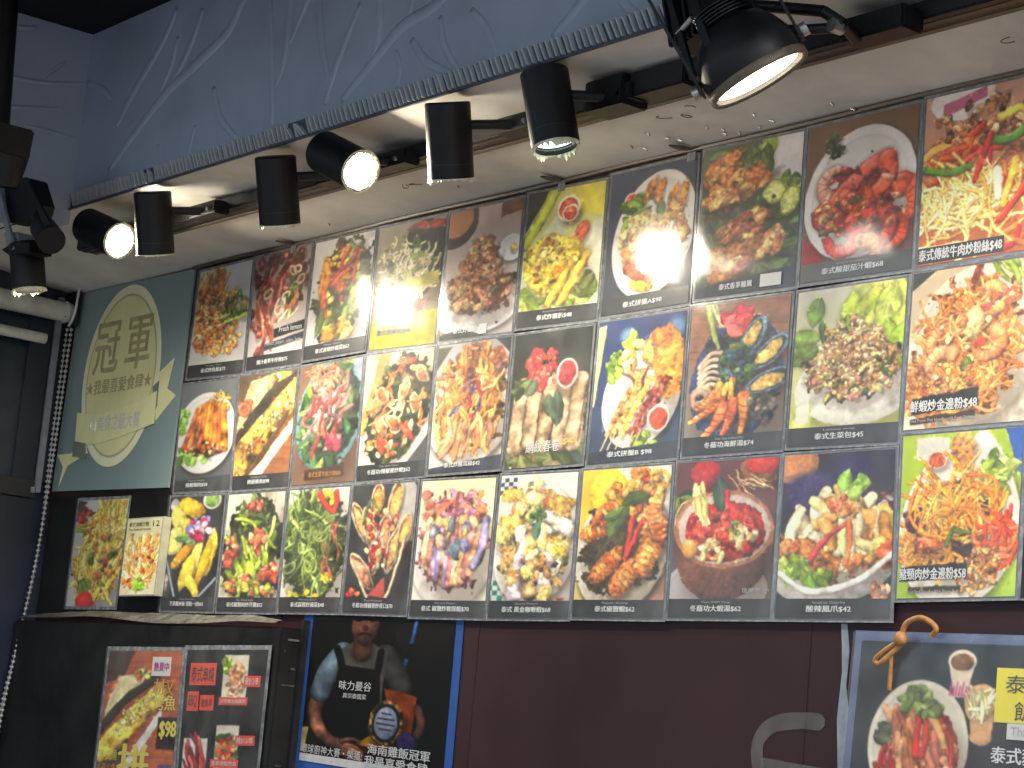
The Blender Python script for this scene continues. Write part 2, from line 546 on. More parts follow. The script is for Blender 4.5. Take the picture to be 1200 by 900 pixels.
# marks left on the soffit: staples, bent wires
for (x, y) in [(1.591, -0.061), (1.607, -0.042), (1.684, -0.059), (1.696, -0.041), (1.784, -0.064), (1.803, -0.044), (1.792, -0.029), (1.817, -0.021), (1.897, -0.065), (1.868, -0.025), (1.908, -0.033), (2.046, -0.041), (2.063, -0.011), (1.666, -0.088), (0.62, -0.05), (1.1, -0.07)]:
    a = rng.uniform(-0.4, 0.4)
    l = rng.uniform(0.004, 0.009)
    z = zs(y)
    tube("staple", [(x - l * math.cos(a), y - l * math.sin(a), z - 0.0008), (x, y, z - 0.003), (x + 0.003, y, z - 0.006)], [0.0008, 0.0016, 0.002], M['nail'], soffit, 6)
for k, (x, y) in enumerate([(1.00, -0.125), (1.16, -0.13), (1.75, -0.13), (1.79, -0.12), (1.83, -0.14), (1.88, -0.12), (1.93, -0.135), (2.44, -0.10), (1.03, -0.12)]):
    pts = [(x + 0.012 * math.cos(t * 1.7 + k) * (0.5 + 0.5 * t / 3), y + 0.010 * math.sin(t * 1.3 + k * 2), zs(y) - 0.004 - 0.003 * math.sin(t)) for t in np.linspace(0, 3, 9)]
    tube("bent_wire", pts, 0.0007, M['rail'], soffit, 5)

# ------------------------------------------------------------------ a small painter for the printed pictures (ink colours per vertex of each print)
NR = np.random.RandomState(11)
def _vnoise(n, cells):
    g = NR.rand(cells, cells)
    t = np.arange(n) * cells / n
    i = t.astype(int); f = t - i; f = f * f * (3 - 2 * f); j = (i + 1) % cells; i = i % cells
    a = g[np.ix_(i, i)]; b = g[np.ix_(i, j)]; c = g[np.ix_(j, i)]; d = g[np.ix_(j, j)]
    fx = f[None, :]; fy = f[:, None]
    return (a * (1 - fx) + b * fx) * (1 - fy) + (c * (1 - fx) + d * fx) * fy
NZ = 512
def _mk(*cells):
    r = sum(_vnoise(NZ, c) / (k + 1.0) for k, c in enumerate(cells))
    return (r - r.mean()) / r.std()
N_LO, N_MID, N_HI = _mk(12, 24, 48), _mk(40, 80, 160), _mk(128, 256)

def C3(c):
    return np.array(c, float)

class Cv:
    def __init__(s, w, h, seed):
        s.w, s.h = w, h
        s.a = np.full((h, w, 3), 200.0)
        s.r = random.Random(seed)
    def nz(s, N, h, w):
        y = s.r.randrange(NZ - h) if h < NZ else 0
        x = s.r.randrange(NZ - w) if w < NZ else 0
        return N[y:y + h, x:x + w]
    def pick(s, cols, jit=14):
        c = C3(s.r.choice(cols))
        k = s.r.uniform(-jit, jit)
        return np.clip(c + k + C3([s.r.uniform(-jit, jit) * 0.5 for _ in range(3)]), 0, 255)
    def bg(s, top, bot=None, tex=0.03, left=None):
        bot = bot or top
        t = np.linspace(0, 1, s.h)[:, None, None]
        s.a[:] = C3(top) * (1 - t) + C3(bot) * t
        s.a *= 1 + tex * s.nz(N_LO, s.h, s.w)[..., None]
    def _win(s, x0, x1, y0, y1):
        a, b = max(0, int(x0)), min(s.w, int(x1) + 2)
        c, d = max(0, int(y0)), min(s.h, int(y1) + 2)
        if a >= b or c >= d:
            return None
        X, Y = np.meshgrid(np.arange(a, b) + 0.5, np.arange(c, d) + 0.5)
        return (slice(c, d), slice(a, b)), X, Y
    def _mix(s, sl, al, col):
        s.a[sl] = s.a[sl] * (1 - al[..., None]) + col * al[..., None]
    def blob(s, x, y, rx, ry, ang, col, irr=0.2, tex=0.2, sh=0.6, hl=0.0, shadow=0.45, soft=0.9, flat=False, a=1.0, pw=2.0):
        """shaded lump; x, y fractions of the sheet, radii fractions of its height, angle in degrees"""
        X0, Y0 = x * s.w, y * s.h
        rx *= s.h; ry *= s.h
        R = max(rx, ry) * 1.35 + 2
        if shadow > 0:
            s.blob(x + 0.25 * min(rx, ry) / s.w, y + 0.45 * min(rx, ry) / s.h, rx * 1.06 / s.h, ry * 1.06 / s.h, ang, (52, 28, 12), irr, 0, 0, 0, 0, max(1.5, min(rx, ry) * 0.4), True, shadow * 0.72)
        w = s._win(X0 - R, X0 + R, Y0 - R, Y0 + R)
        if w is None: return
        sl, X, Y = w
        t = math.radians(ang)
        dx, dy = X - X0, Y - Y0
        u = (dx * math.cos(t) + dy * math.sin(t)) / rx
        v = (-dx * math.sin(t) + dy * math.cos(t)) / ry
        n = s.nz(N_MID, *X.shape)
        d = (np.abs(u) ** pw + np.abs(v) ** pw) ** (1 / pw) * (1 + irr * n * 0.5)
        al = np.clip((1 - d) * min(rx, ry) / soft + 0.5, 0, 1) * a
        c = C3(col)
        if flat:
            s._mix(sl, al, c)
            return
        dd = np.clip(d, 0, 1)
        nzv = np.sqrt(1 - dd * dd * 0.97)
        lu, lv = -0.45, -0.65
        gx, gy = dx / R, dy / R
        l = 0.25 + 0.6 * nzv + 0.5 * (gx * lu + gy * lv) * 1.3
        tx = s.nz(N_HI, *X.shape) * tex * 0.55 + n * tex * 0.45
        k = 1 + sh * (l - 0.62) + tx
        cc = c[None, None] * k[..., None]
        cc = cc + np.array([14, 4, -6]) * (k[..., None] - 1) * 2
        if hl > 0:
            hv = np.clip((l + tx * 0.8 - 0.88) * 5, 0, 1) * hl
            cc = cc * (1 - hv[..., None]) + np.array([255, 250, 238]) * hv[..., None]
        s._mix(sl, al, np.clip(cc, 0, 255))
    def ell(s, x, y, rx, ry, ang, col, soft=1.0, a=1.0):
        s.blob(x, y, rx, ry, ang, col, 0, 0, 0, 0, 0, soft, True, a)
    def stroke(s, pts, w0, w1, col, shadow=0.4, sh=0.55, hl=0.0, tex=0.1, curve=True, taper=0.0, a=1.0):
        """a rounded strand through points (fractions); widths as fractions of height"""
        P = np.array(pts, float)
        if curve and len(P) > 2:
            P = np.array(spline(P, 5))
        P = P * np.array([s.w, s.h])
        w0 *= s.h; w1 *= s.h
        wm = max(w0, w1)
        m = wm * 1.6 + 2
        win = s._win(P[:, 0].min() - m, P[:, 0].max() + m, P[:, 1].min() - m, P[:, 1].max() + m)
        if win is None: return
        sl, X, Y = win
        best = np.full(X.shape, 1e9); side = np.zeros(X.shape); par = np.zeros(X.shape)
        n = len(P) - 1
        for i in range(n):
            ax, ay = P[i]; bx, by = P[i + 1]
            ex, ey = bx - ax, by - ay
            L2 = ex * ex + ey * ey + 1e-9
            t = np.clip(((X - ax) * ex + (Y - ay) * ey) / L2, 0, 1)
            qx, qy = X - ax - t * ex, Y - ay - t * ey
            d = np.hypot(qx, qy)
            mk = d < best
            best = np.where(mk, d, best); side = np.where(mk, qx * -0.5 + qy * -0.8, side); par = np.where(mk, (i + t) / n, par)
        wd = w0 + (w1 - w0) * par
        if taper > 0:
            wd = wd * (1 - taper * np.abs(2 * par - 1) ** 2.2)
        if shadow > 0:
            al = np.clip((wd * 1.5 - best) / (wd * 0.8 + 0.6), 0, 1) * shadow * 0.75
            s._mix(sl, al, C3((56, 30, 12)))
        al = np.clip(wd - best + 0.5, 0, 1) * a
        q = np.clip(best / np.maximum(wd, 0.3), 0, 1)
        k = 1 + sh * (0.30 - 0.75 * q * q + 0.45 * side / np.maximum(wd, 0.5)) + s.nz(N_MID, *X.shape) * tex
        cc = C3(col)[None, None] * k[..., None]
        if hl > 0:
            hv = np.clip(side / np.maximum(wd, 0.5) * 2.2 - 0.6, 0, 1) * (q < 0.8) * hl
            cc = cc * (1 - hv[..., None]) + 252 * hv[..., None]
        s._mix(sl, al, np.clip(cc, 0, 255))
    def spot(s, reg):
        """a random point in an ellipse region (cx, cy, rx, ry) in fractions"""
        cx, cy, rx, ry = s.r.choice(reg) if isinstance(reg, list) else reg
        while True:
            a, b = s.r.uniform(-1, 1), s.r.uniform(-1, 1)
            if a * a + b * b <= 1:
                return cx + a * rx, cy + b * ry
    def spots(s, reg, n):
        return sorted([s.spot(reg) for _ in range(n)], key=lambda p: p[1])
    def chunks(s, reg, n, cols, sz=(0.02, 0.04), el=(0.5, 1.0), irr=0.3, tex=0.25, ang=(0, 90), hl=0.0, shadow=0.45, sh=0.7):
        for x, y in s.spots(reg, n):
            r = s.r.uniform(*sz)
            s.blob(x, y, r, r * s.r.uniform(*el), s.r.gauss(*ang), s.pick(cols), irr, tex, sh, hl, shadow)
    def noodles(s, reg, n, cols, w=0.008, L=0.3, curl=1.0, ang=(0, 60), hl=0.25, shadow=0.35):
        for x, y in s.spots(reg, n):
            a = math.radians(s.r.gauss(*ang)); k = s.r.uniform(-1.6, 1.6) * curl
            pts = []; px, py = x, y; st = L * s.r.uniform(0.6, 1.2) / 5
            pts.append((px, py))
            for i in range(5):
                a += k * 0.35 + s.r.uniform(-0.25, 0.25) * curl
                px += st * math.cos(a) * s.h / s.w; py += st * math.sin(a)
                pts.append((px, py))
            mx = sum(p[0] for p in pts) / 6 - x; my = sum(p[1] for p in pts) / 6 - y
            s.stroke([(p[0] - mx, p[1] - my) for p in pts], w * s.r.uniform(0.75, 1.2), w * s.r.uniform(0.75, 1.1), s.pick(cols), shadow, 0.6, hl, 0.08)
    def sticks(s, reg, n, cols, w=0.012, L=(0.1, 0.2), ang=(90, 25), bend=0.15, hl=0.2, taper=0.3, shadow=0.45, tex=0.15):
        for x, y in s.spots(reg, n):
            a = math.radians(s.r.gauss(*ang)); l = s.r.uniform(*L) / 2
            dx, dy = math.cos(a) * l * s.h / s.w, math.sin(a) * l
            b = s.r.uniform(-bend, bend) * l * 2
            nxx, nyy = -math.sin(a) * b * s.h / s.w, math.cos(a) * b
            ww = w * s.r.uniform(0.7, 1.25)
            s.stroke([(x - dx, y - dy), (x + nxx, y + nyy), (x + dx, y + dy)], ww, ww * s.r.uniform(0.7, 1), s.pick(cols), shadow, 0.6, hl, tex, True, taper)
    def leaf(s, x, y, L, wd, ang, col, vein=0.25):
        a = math.radians(ang)
        dx, dy = math.cos(a) * L / 2 * s.h / s.w, math.sin(a) * L / 2
        b = s.r.uniform(-0.12, 0.12) * L
        mid = (x - math.sin(a) * b * s.h / s.w, y + math.cos(a) * b)
        s.stroke([(x - dx, y - dy), mid, (x + dx, y + dy)], wd, wd, col, 0.35, 0.45, 0.1, 0.12, True, 0.92)
        if vein:
            s.stroke([(x - dx, y - dy), mid, (x + dx * 0.9, y + dy * 0.9)], wd * 0.09, wd * 0.06, np.clip(C3(col) * 1.35 + 25, 0, 255), 0, 0, 0, 0, True, 0, vein * 2)
    def leaves(s, reg, n, cols, L=(0.05, 0.1), asp=0.24, ang=(0, 180)):
        for x, y in s.spots(reg, n):
            l = s.r.uniform(*L)
            s.leaf(x, y, l, l * asp, s.r.gauss(*ang), s.pick(cols, 18))
    def herb(s, x, y, r, cols, n=26):
        for _ in range(n):
            a = s.r.uniform(0, 6.28); q = r * math.sqrt(s.r.random())
            s.blob(x + q * math.cos(a) * s.h / s.w, y + q * math.sin(a), r * s.r.uniform(0.18, 0.34), r * s.r.uniform(0.12, 0.26), s.r.uniform(0, 180), s.pick(cols, 22), 0.5, 0.25, 0.8, 0.1, 0.35)
    def plate(s, x, y, rx, ry, ang, col=(232, 230, 226), rim=0.86, shadow=0.5):
        if shadow:
            s.blob(x + 0.02, y + 0.02, rx * 1.03, ry * 1.04, ang, (30, 26, 22), 0, 0, 0, 0, 0, 0.03 * s.h, True, shadow)
        s.blob(x, y, rx, ry, ang, col, 0, 0.02, 0.10, 0, 0)
        s.ell(x, y, rx * rim, ry * rim, ang, C3(col) * 0.88, 2.0, 0.8)
        s.ell(x + 0.008, y + 0.008, rx * rim * 0.985, ry * rim * 0.985, ang, C3(col) * 0.97, 2.5, 0.9)
    def cup(s, x, y, r, col, asp=1.25, rimc=(235, 232, 226)):
        s.blob(x, y, r, r * asp, 0, rimc, 0, 0.03, 0.25, 0, 0.5)
        s.blob(x, y, r * 0.82, r * 0.82 * asp, 0, col, 0, 0.18, 0.35, 0.25, 0)
    def prawn(s, x, y, sz, ang, cols, turn=1, w=0.3):
        """a curled tail: thick head end tapering round, with segment bands"""
        a0 = math.radians(ang)
        pts = []
        for t in np.linspace(0, 1, 7):
            th = a0 + turn * (t * 3.6 - 1.8)
            rr = sz * (0.62 - 0.10 * t)
            pts.append((x + rr * math.cos(th) * s.h / s.w, y + rr * math.sin(th)))
        c = s.pick(cols)
        s.stroke(pts, sz * w, sz * w * 0.45, c, 0.5, 0.75, 0.35, 0.16)
        P = spline(pts, 3)
        for k in range(2, len(P) - 2, 2):
            q = P[k]; t = k / (len(P) - 1)
            th = math.atan2((q[1] - y), (q[0] - x) * s.w / s.h)
            ww = sz * w * (1 - 0.55 * t) * 0.8
            s.stroke([(q[0] - ww * math.cos(th) * s.h / s.w, q[1] - ww * math.sin(th)), (q[0] + ww * math.cos(th) * s.h / s.w, q[1] + ww * math.sin(th))], sz * 0.022, sz * 0.022, np.clip(c * 0.62, 0, 255), 0, 0, 0, 0, False, 0, 0.65)
        e = P[-1]; pth = math.atan2(P[-1][1] - P[-3][1], (P[-1][0] - P[-3][0]) * s.w / s.h)
        for da in (-0.45, 0.35):
            s.leaf(e[0] + math.cos(pth + da) * sz * 0.16 * s.h / s.w, e[1] + math.sin(pth + da) * sz * 0.16, sz * 0.38, sz * 0.08, math.degrees(pth + da), np.clip(c * 0.85, 0, 255), 0)
    def rings(s, reg, n, cols, r=(0.03, 0.05), w=0.008):
        for x, y in s.spots(reg, n):
            q = s.r.uniform(*r); e = s.r.uniform(0.5, 1); a = s.r.uniform(0, 3.1)
            pts = [(x + (q * math.cos(t) * math.cos(a) - q * e * math.sin(t) * math.sin(a)) * s.h / s.w, y + q * math.cos(t) * math.sin(a) + q * e * math.sin(t) * math.cos(a)) for t in np.linspace(0, 6.28, 9)]
            s.stroke(pts, w, w, s.pick(cols), 0.4, 0.6, 0.3, 0.08)
    def poly(s, pts, col, tex=0.04, a=1.0, soft=0.8):
        P = np.array(pts, float) * np.array([s.w, s.h])
        win = s._win(P[:, 0].min() - 2, P[:, 0].max() + 2, P[:, 1].min() - 2, P[:, 1].max() + 2)
        if win is None: return
        sl, X, Y = win
        area = sum(P[i][0] * P[(i + 1) % len(P)][1] - P[(i + 1) % len(P)][0] * P[i][1] for i in range(len(P)))
        sg = 1 if area > 0 else -1
        al = np.ones(X.shape)
        for i in range(len(P)):
            ax, ay = P[i]; bx, by = P[(i + 1) % len(P)]
            L = math.hypot(bx - ax, by - ay) + 1e-9
            d = sg * ((bx - ax) * (Y - ay) - (by - ay) * (X - ax)) / L
            al = np.minimum(al, np.clip(d / soft + 0.5, 0, 1))
        k = 1 + tex * s.nz(N_MID, *X.shape)
        s._mix(sl, al * a, np.clip(C3(col)[None, None] * k[..., None], 0, 255))
    def wood(s, pts, col, ang=0, n=26):
        s.poly(pts, col, 0.06)
        P = np.array(pts); x0, y0 = P.min(0); x1, y1 = P.max(0)
        keep = s.a.copy()
        m = Cv(s.w, s.h, 1); m.a[:] = 0; m.poly(pts, (255, 255, 255), 0)
        for _ in range(n):
            x, y = s.r.uniform(x0, x1), s.r.uniform(y0, y1)
            a = math.radians(ang + s.r.gauss(0, 4)); l = s.r.uniform(0.1, 0.4)
            s.stroke([(x - l * math.cos(a) * s.h / s.w, y - l * math.sin(a)), (x + l * math.cos(a) * s.h / s.w, y + l * math.sin(a))], 0.004, 0.003, C3(col) * s.r.uniform(0.55, 1.25), 0, 0, 0, 0, False, 0, 0.6)
        k = m.a[..., :1] / 255.0
        s.a = s.a * k + keep * (1 - k)
    def check(s, x0, x1, y0, y1, c1, c2, n=5):
        for i in range(n):
            for j in range(n):
                s.poly([(x0 + (x1 - x0) * i / n, y0 + (y1 - y0) * j / n), (x0 + (x1 - x0) * (i + 1) / n, y0 + (y1 - y0) * j / n), (x0 + (x1 - x0) * (i + 1) / n, y0 + (y1 - y0) * (j + 1) / n), (x0 + (x1 - x0) * i / n, y0 + (y1 - y0) * (j + 1) / n)], c1 if (i + j) % 2 else c2, 0.03)
    def done(s, sat=0.94, warm=(1.01, 0.985, 0.95), con=1.06, lift=4.0, gam=0.93, warp=1.0):
        a = s.a
        h, w = s.h, s.w
        def blur(k, n):
            for _ in range(n):
                k = np.pad(k, ((1, 1), (1, 1), (0, 0)), mode='edge')
                k = 0.25 * k[:-2] + 0.5 * k[1:-1] + 0.25 * k[2:]
                k = 0.25 * k[:, :-2] + 0.5 * k[:, 1:-1] + 0.25 * k[:, 2:]
            return k
        def food(a):
            """where the picture is busy and coloured: food, not plate or ground"""
            b = blur(a, 10)
            bz = np.clip(blur(np.abs(a - b).mean(2, keepdims=True), 3) / 24.0, 0, 1)
            c = blur(a, 2)
            st = (c.max(2, keepdims=True) - c.min(2, keepdims=True)) / (c.max(2, keepdims=True) + 1)
            return bz * np.clip(st * 3.2 - 0.25, 0, 1), b
        busy, _ = food(a)
        # organic edges: the food is pulled about by a fine noise
        yy, xx = np.meshgrid(np.arange(h), np.arange(w), indexing='ij')
        amp = 0.0048 * h * warp * (0.12 + 0.88 * blur(busy, 3)[..., 0])
        sx = xx + amp * s.nz(N_MID, h, w) * 0.7 + amp * 0.5 * s.nz(N_LO, h, w)
        sy = yy + amp * s.nz(N_MID, h, w) * 0.7 + amp * 0.5 * s.nz(N_LO, h, w)
        sx = np.clip(sx, 0, w - 1.001); sy = np.clip(sy, 0, h - 1.001)
        x0 = sx.astype(int); y0 = sy.astype(int); fx = (sx - x0)[..., None]; fy = (sy - y0)[..., None]
        a = (a[y0, x0] * (1 - fx) + a[y0, x0 + 1] * fx) * (1 - fy) + (a[y0 + 1, x0] * (1 - fx) + a[y0 + 1, x0 + 1] * fx) * fy
        busy, b8 = food(a)
        busy = busy * warp
        b1 = blur(a, 1)
        a = 0.45 * a + 0.55 * b1
        # crumbs, gloss and sauce: fine light and dark flecks only where there is food
        g1 = s.nz(N_HI, h, w)[..., None]
        g2 = s.nz(N_MID, h, w)[..., None]
        a = a * (1 + busy * (0.07 * g1 + 0.05 * g2))
        a = a + busy * np.clip(g1 * 0.6 + g2 * 0.6 - 1.2, 0, 1) * np.array([80, 70, 52])
        # shadows between pieces carry the colour around them
        dk = np.clip((70 - a.mean(2, keepdims=True)) / 70, 0, 1) * busy
        a = a * (1 - 0.45 * dk) + b8 * 0.55 * 0.45 * dk / 0.55
        a = a * (1 + 0.03 * s.nz(N_LO, h, w)[..., None])
        # printed greens lean to olive
        ov = np.clip(a[..., 1:2] - np.maximum(a[..., 0:1], a[..., 2:3]), 0, 80)
        a = a + ov * np.array([0.42, -0.10, -0.25])
        g = a.mean(2, keepdims=True)
        a = g + (a - g) * sat
        a = (a - 118) * con + 118 + lift
        a = 255 * (np.clip(a, 0, 255) / 255) ** gam
        return np.clip(a * np.array(warm), 4, 250)

GREENS = [(46, 92, 34), (70, 120, 44), (98, 150, 60), (34, 66, 30)]
LETT = [(120, 180, 60), (90, 158, 52), (160, 205, 92), (70, 130, 46)]
GOLD = [(222, 158, 58), (240, 192, 92), (196, 120, 40), (232, 174, 70)]
BROWN = [(150, 86, 40), (178, 108, 52), (120, 64, 30), (196, 130, 70)]
REDS = [(190, 40, 26), (214, 58, 30), (160, 26, 22)]
ORNG = [(226, 110, 40), (238, 136, 50), (206, 84, 30)]

def p00(c):
    c.bg((208, 210, 222), (196, 196, 192))
    c.sticks([(0.3, 0.35, 0.3, 0.3)], 30, GOLD + [(250, 224, 150)], 0.02, (0.12, 0.3), (96, 14))
    c.chunks([(0.42, 0.52, 0.42, 0.30), (0.25, 0.4, 0.24, 0.36), (0.62, 0.6, 0.3, 0.22)], 330, [(226, 130, 56), (244, 186, 84), (196, 80, 36), (250, 214, 130), (214, 104, 48)], (0.012, 0.028), (0.45, 1), 0.4, 0.3, (80, 60), 0.15)
    for x, y, l in ((0.42, 0.16, 0.2), (0.7, 0.25, 0.16), (0.12, 0.12, 0.2), (0.9, 0.34, 0.14)):
        c.blob(x, y + 0.05, 0.035, l * 0.6, 4, (214, 120, 58), 0.5, 0.35, 0.6)
    c.sticks([(0.75, 0.42, 0.2, 0.14)], 26, GREENS + [(140, 180, 70)], 0.010, (0.08, 0.2), (70, 60))
    c.stroke([(0.6, 0.52), (0.8, 0.5), (0.98, 0.47)], 0.018, 0.014, (150, 200, 80), 0.4)
    c.chunks((0.4, 0.72, 0.35, 0.09), 60, GOLD + [(196, 80, 36)], (0.012, 0.024), (0.4, 1), 0.4, 0.3)
def p01(c):
    c.bg((150, 130, 124), (212, 206, 206))
    c.chunks([(0.2, 0.45, 0.22, 0.4), (0.5, 0.16, 0.5, 0.16), (0.75, 0.3, 0.25, 0.2)], 90, [(96, 28, 22), (130, 44, 34), (70, 22, 18), (150, 70, 60)], (0.03, 0.055), (0.4, 0.8), 0.35, 0.3, (95, 30), 0.35)
    c.sticks([(0.3, 0.5, 0.2, 0.3)], 16, [(150, 62, 50), (120, 40, 34), (190, 110, 90)], 0.02, (0.2, 0.4), (92, 10), 0.1, 0.4)
    c.rings([(0.6, 0.28, 0.35, 0.25)], 9, [(226, 196, 150), (200, 160, 120)], (0.03, 0.05), 0.011)
    c.blob(0.72, 0.45, 0.05, 0.11, 10, (226, 120, 64), 0.2, 0.2, 0.6)
    c.leaves((0.66, 0.36, 0.2, 0.1), 6, GREENS, (0.07, 0.12), 0.16)
    c.sticks((0.62, 0.5, 0.2, 0.1), 7, [(235, 225, 190), (240, 220, 160)], 0.012, (0.08, 0.15))
    c.poly([(0.45, 0.67), (1, 0.63), (1, 0.71), (0.45, 0.75)], (26, 26, 32))
    c.poly([(0.32, 0.79), (1, 0.73), (1, 0.79), (0.3, 0.85)], (40, 42, 60))
def p02(c):
    c.bg((216, 212, 214), (206, 204, 206))
    c.blob(0.55, 0.42, 0.24, 0.40, 8, (56, 64, 38), 0.2, 0.4, 0.3)
    c.leaves([(0.6, 0.35, 0.35, 0.3), (0.55, 0.6, 0.35, 0.25)], 46, GREENS + [(150, 170, 80)], (0.08, 0.18), 0.18, (60, 50))
    c.chunks([(0.45, 0.25, 0.28, 0.18), (0.5, 0.5, 0.35, 0.25)], 44, [(226, 150, 50), (240, 196, 90), (180, 90, 40), (110, 50, 36)], (0.02, 0.045), (0.4, 0.9), 0.4, 0.3)
    c.sticks((0.62, 0.3, 0.15, 0.15), 7, [(216, 90, 60), (200, 60, 46)], 0.018, (0.15, 0.25), (105, 14))
    c.sticks((0.25, 0.45, 0.08, 0.2), 5, ORNG, 0.03, (0.1, 0.2), (92, 8))
    c.chunks((0.5, 0.78, 0.25, 0.06), 8, GOLD, (0.04, 0.07), (0.5, 0.8), 0.3, 0.25)
    c.leaf(0.2, 0.7, 0.26, 0.035, 100, (60, 92, 50))
def p03(c):
    c.bg((150, 142, 120), (150, 142, 118))
    c.blob(0.72, 0.3, 0.2, 0.3, 0, (44, 42, 36), 0.1, 0.2, 0.2)
    c.sticks((0.78, 0.05, 0.2, 0.03), 5, REDS, 0.014, (0.15, 0.25), (2, 8))
    c.noodles([(0.35, 0.42, 0.35, 0.28), (0.6, 0.4, 0.3, 0.2)], 90, [(216, 200, 150), (190, 176, 120), (232, 222, 180)], 0.010, 0.2, 0.8, (80, 50))
    c.chunks([(0.35, 0.4, 0.35, 0.3)], 60, [(206, 196, 150), (160, 150, 110), (110, 112, 70)], (0.012, 0.028), (0.4, 1), 0.4, 0.3)
    c.leaves((0.65, 0.3, 0.25, 0.2), 14, GREENS, (0.05, 0.1), 0.2)
    c.sticks((0.45, 0.66, 0.35, 0.06), 10, [(196, 90, 84), (170, 60, 60)], 0.018, (0.1, 0.2), (-10, 20))
    c.stroke([(0.6, 0.62), (0.8, 0.52), (1.0, 0.45)], 0.01, 0.01, (225, 215, 190))
    c.poly([(0.45, 0.47), (0.97, 0.42), (0.97, 0.53), (0.45, 0.55)], (186, 176, 70), 0.1)
    c.poly([(0, 0.77), (1, 0.73), (1, 1), (0, 1)], (168, 160, 44), 0.06)
def p04(c):
    c.bg((196, 168, 156), (188, 184, 182))
    c.ell(0.12, 0.1, 0.17, 0.2, 20, (54, 40, 34)); c.ell(0.1, 0.06, 0.14, 0.15, 20, (190, 120, 66), 2)
    c.poly([(0.72, 0), (1, 0), (1, 0.08), (0.72, 0.12)], (140, 74, 46), 0.15)
    c.plate(0.9, 0.36, 0.1, 0.1, 0, (226, 226, 226)); c.blob(0.92, 0.37, 0.03, 0.035, 0, (230, 180, 80), 0.1)
    c.plate(0.48, 0.82, 0.34, 0.16, -4, (226, 226, 228))
    c.blob(0.5, 0.63, 0.27, 0.19, 0, (104, 58, 34), 0.3, 0.3, 0.3)
    c.chunks([(0.5, 0.66, 0.44, 0.14), (0.5, 0.52, 0.3, 0.16), (0.5, 0.4, 0.18, 0.16)], 120, [(166, 96, 58), (190, 122, 78), (134, 70, 42), (206, 150, 102), (178, 140, 90)], (0.025, 0.05), (0.5, 1), 0.5, 0.35, (80, 40), 0.15)
    c.poly([(0, 0.87), (0.3, 0.93), (1, 0.86), (1, 1), (0, 1)], (70, 70, 68), 0.1)
def p05(c):
    c.bg((206, 204, 96), (206, 208, 186))
    c.poly([(0, 0), (0.3, 0), (0, 0.3)], (36, 40, 18))
    c.stroke([(0.36, 0), (0.2, 0.2), (0, 0.4)], 0.05, 0.04, (178, 190, 60), 0.1)
    c.poly([(0.55, 0), (1, 0), (1, 0.25), (0.7, 0.2)], (222, 210, 60)); c.poly([(0.75, 0.35), (1, 0.25), (1, 0.6), (0.85, 0.85)], (218, 216, 190))
    c.poly([(0, 0.5), (0.4, 0.2), (0.6, 0.2), (0.3, 0.7), (0, 0.8)], (200, 206, 176))
    c.leaves((0.35, 0.8, 0.5, 0.09), 24, LETT, (0.12, 0.24), 0.22, (10, 40)); c.leaves((0.85, 0.72, 0.1, 0.1), 8, GREENS, (0.1, 0.16), 0.25)
    c.cup(0.55, 0.16, 0.095, (206, 70, 40), 1.0, (240, 240, 214)); c.cup(0.58, 0.19, 0.07, (196, 60, 34), 0.9, (238, 230, 210))
    c.blob(0.72, 0.36, 0.055, 0.10, 25, (206, 90, 50), 0.05, 0.15, 0.6, 0.4); c.blob(0.62, 0.42, 0.06, 0.05, 25, (214, 120, 150), 0.2, 0.1, 0.4, 0, 0)
    c.blob(0.42, 0.57, 0.26, 0.24, 30, (206, 178, 52), 0.10, 0.30, 0.6)
    c.chunks((0.36, 0.52, 0.26, 0.16), 40, [(224, 196, 70), (206, 166, 52), (190, 130, 44), (232, 208, 100)], (0.03, 0.06), (0.5, 1), 0.4, 0.3, (60, 40), 0.1, 0.12, 0.45)
    for x0, y0 in ((0.50, 0.72), (0.66, 0.70)):
        c.stroke([(x0 - 0.12, y0 + 0.14), (x0 + 0.16, y0 - 0.18)], 0.035, 0.03, (222, 182, 62), 0.8, 0.5, 0, 0.25, False)
def p06(c):
    c.bg((40, 52, 84), (60, 62, 70))
    c.plate(0.55, 0.48, 0.30, 0.44, 12, (226, 224, 220))
    c.cup(0.26, 0.22, 0.058, (200, 44, 30), 1.1)
    c.leaves((0.4, 0.3, 0.25, 0.1), 16, LETT + GREENS, (0.08, 0.14), 0.25)
    for x, y, a in ((0.48, 0.16, 115), (0.6, 0.18, 100), (0.75, 0.24, 105), (0.86, 0.26, 100)):
        c.blob(x, y, 0.1, 0.032, a, (198, 116, 48), 0.2, 0.3, 0.7)
    c.blob(0.44, 0.46, 0.15, 0.13, 30, (222, 184, 120), 0.2, 0.3, 0.5)
    c.chunks([(0.75, 0.5, 0.18, 0.22), (0.45, 0.5, 0.3, 0.14)], 70, [(216, 150, 80), (232, 190, 120), (190, 110, 60)], (0.02, 0.045), (0.5, 1), 0.5, 0.3)
    for x, y, a, cl in ((0.28, 0.63, 60, (206, 110, 40)), (0.36, 0.74, 40, (190, 80, 40)), (0.55, 0.76, 110, (206, 90, 60)), (0.7, 0.66, 95, (214, 150, 90))):
        c.blob(x, y, 0.1, 0.038, a, cl, 0.3, 0.3, 0.7)
    c.blob(0.42, 0.83, 0.08, 0.03, 20, (230, 200, 60), 0.3, 0.2)
    c.sticks((0.72, 0.62, 0.1, 0.16), 9, [(236, 210, 170), (220, 170, 120)], 0.012, (0.15, 0.25), (100, 8))
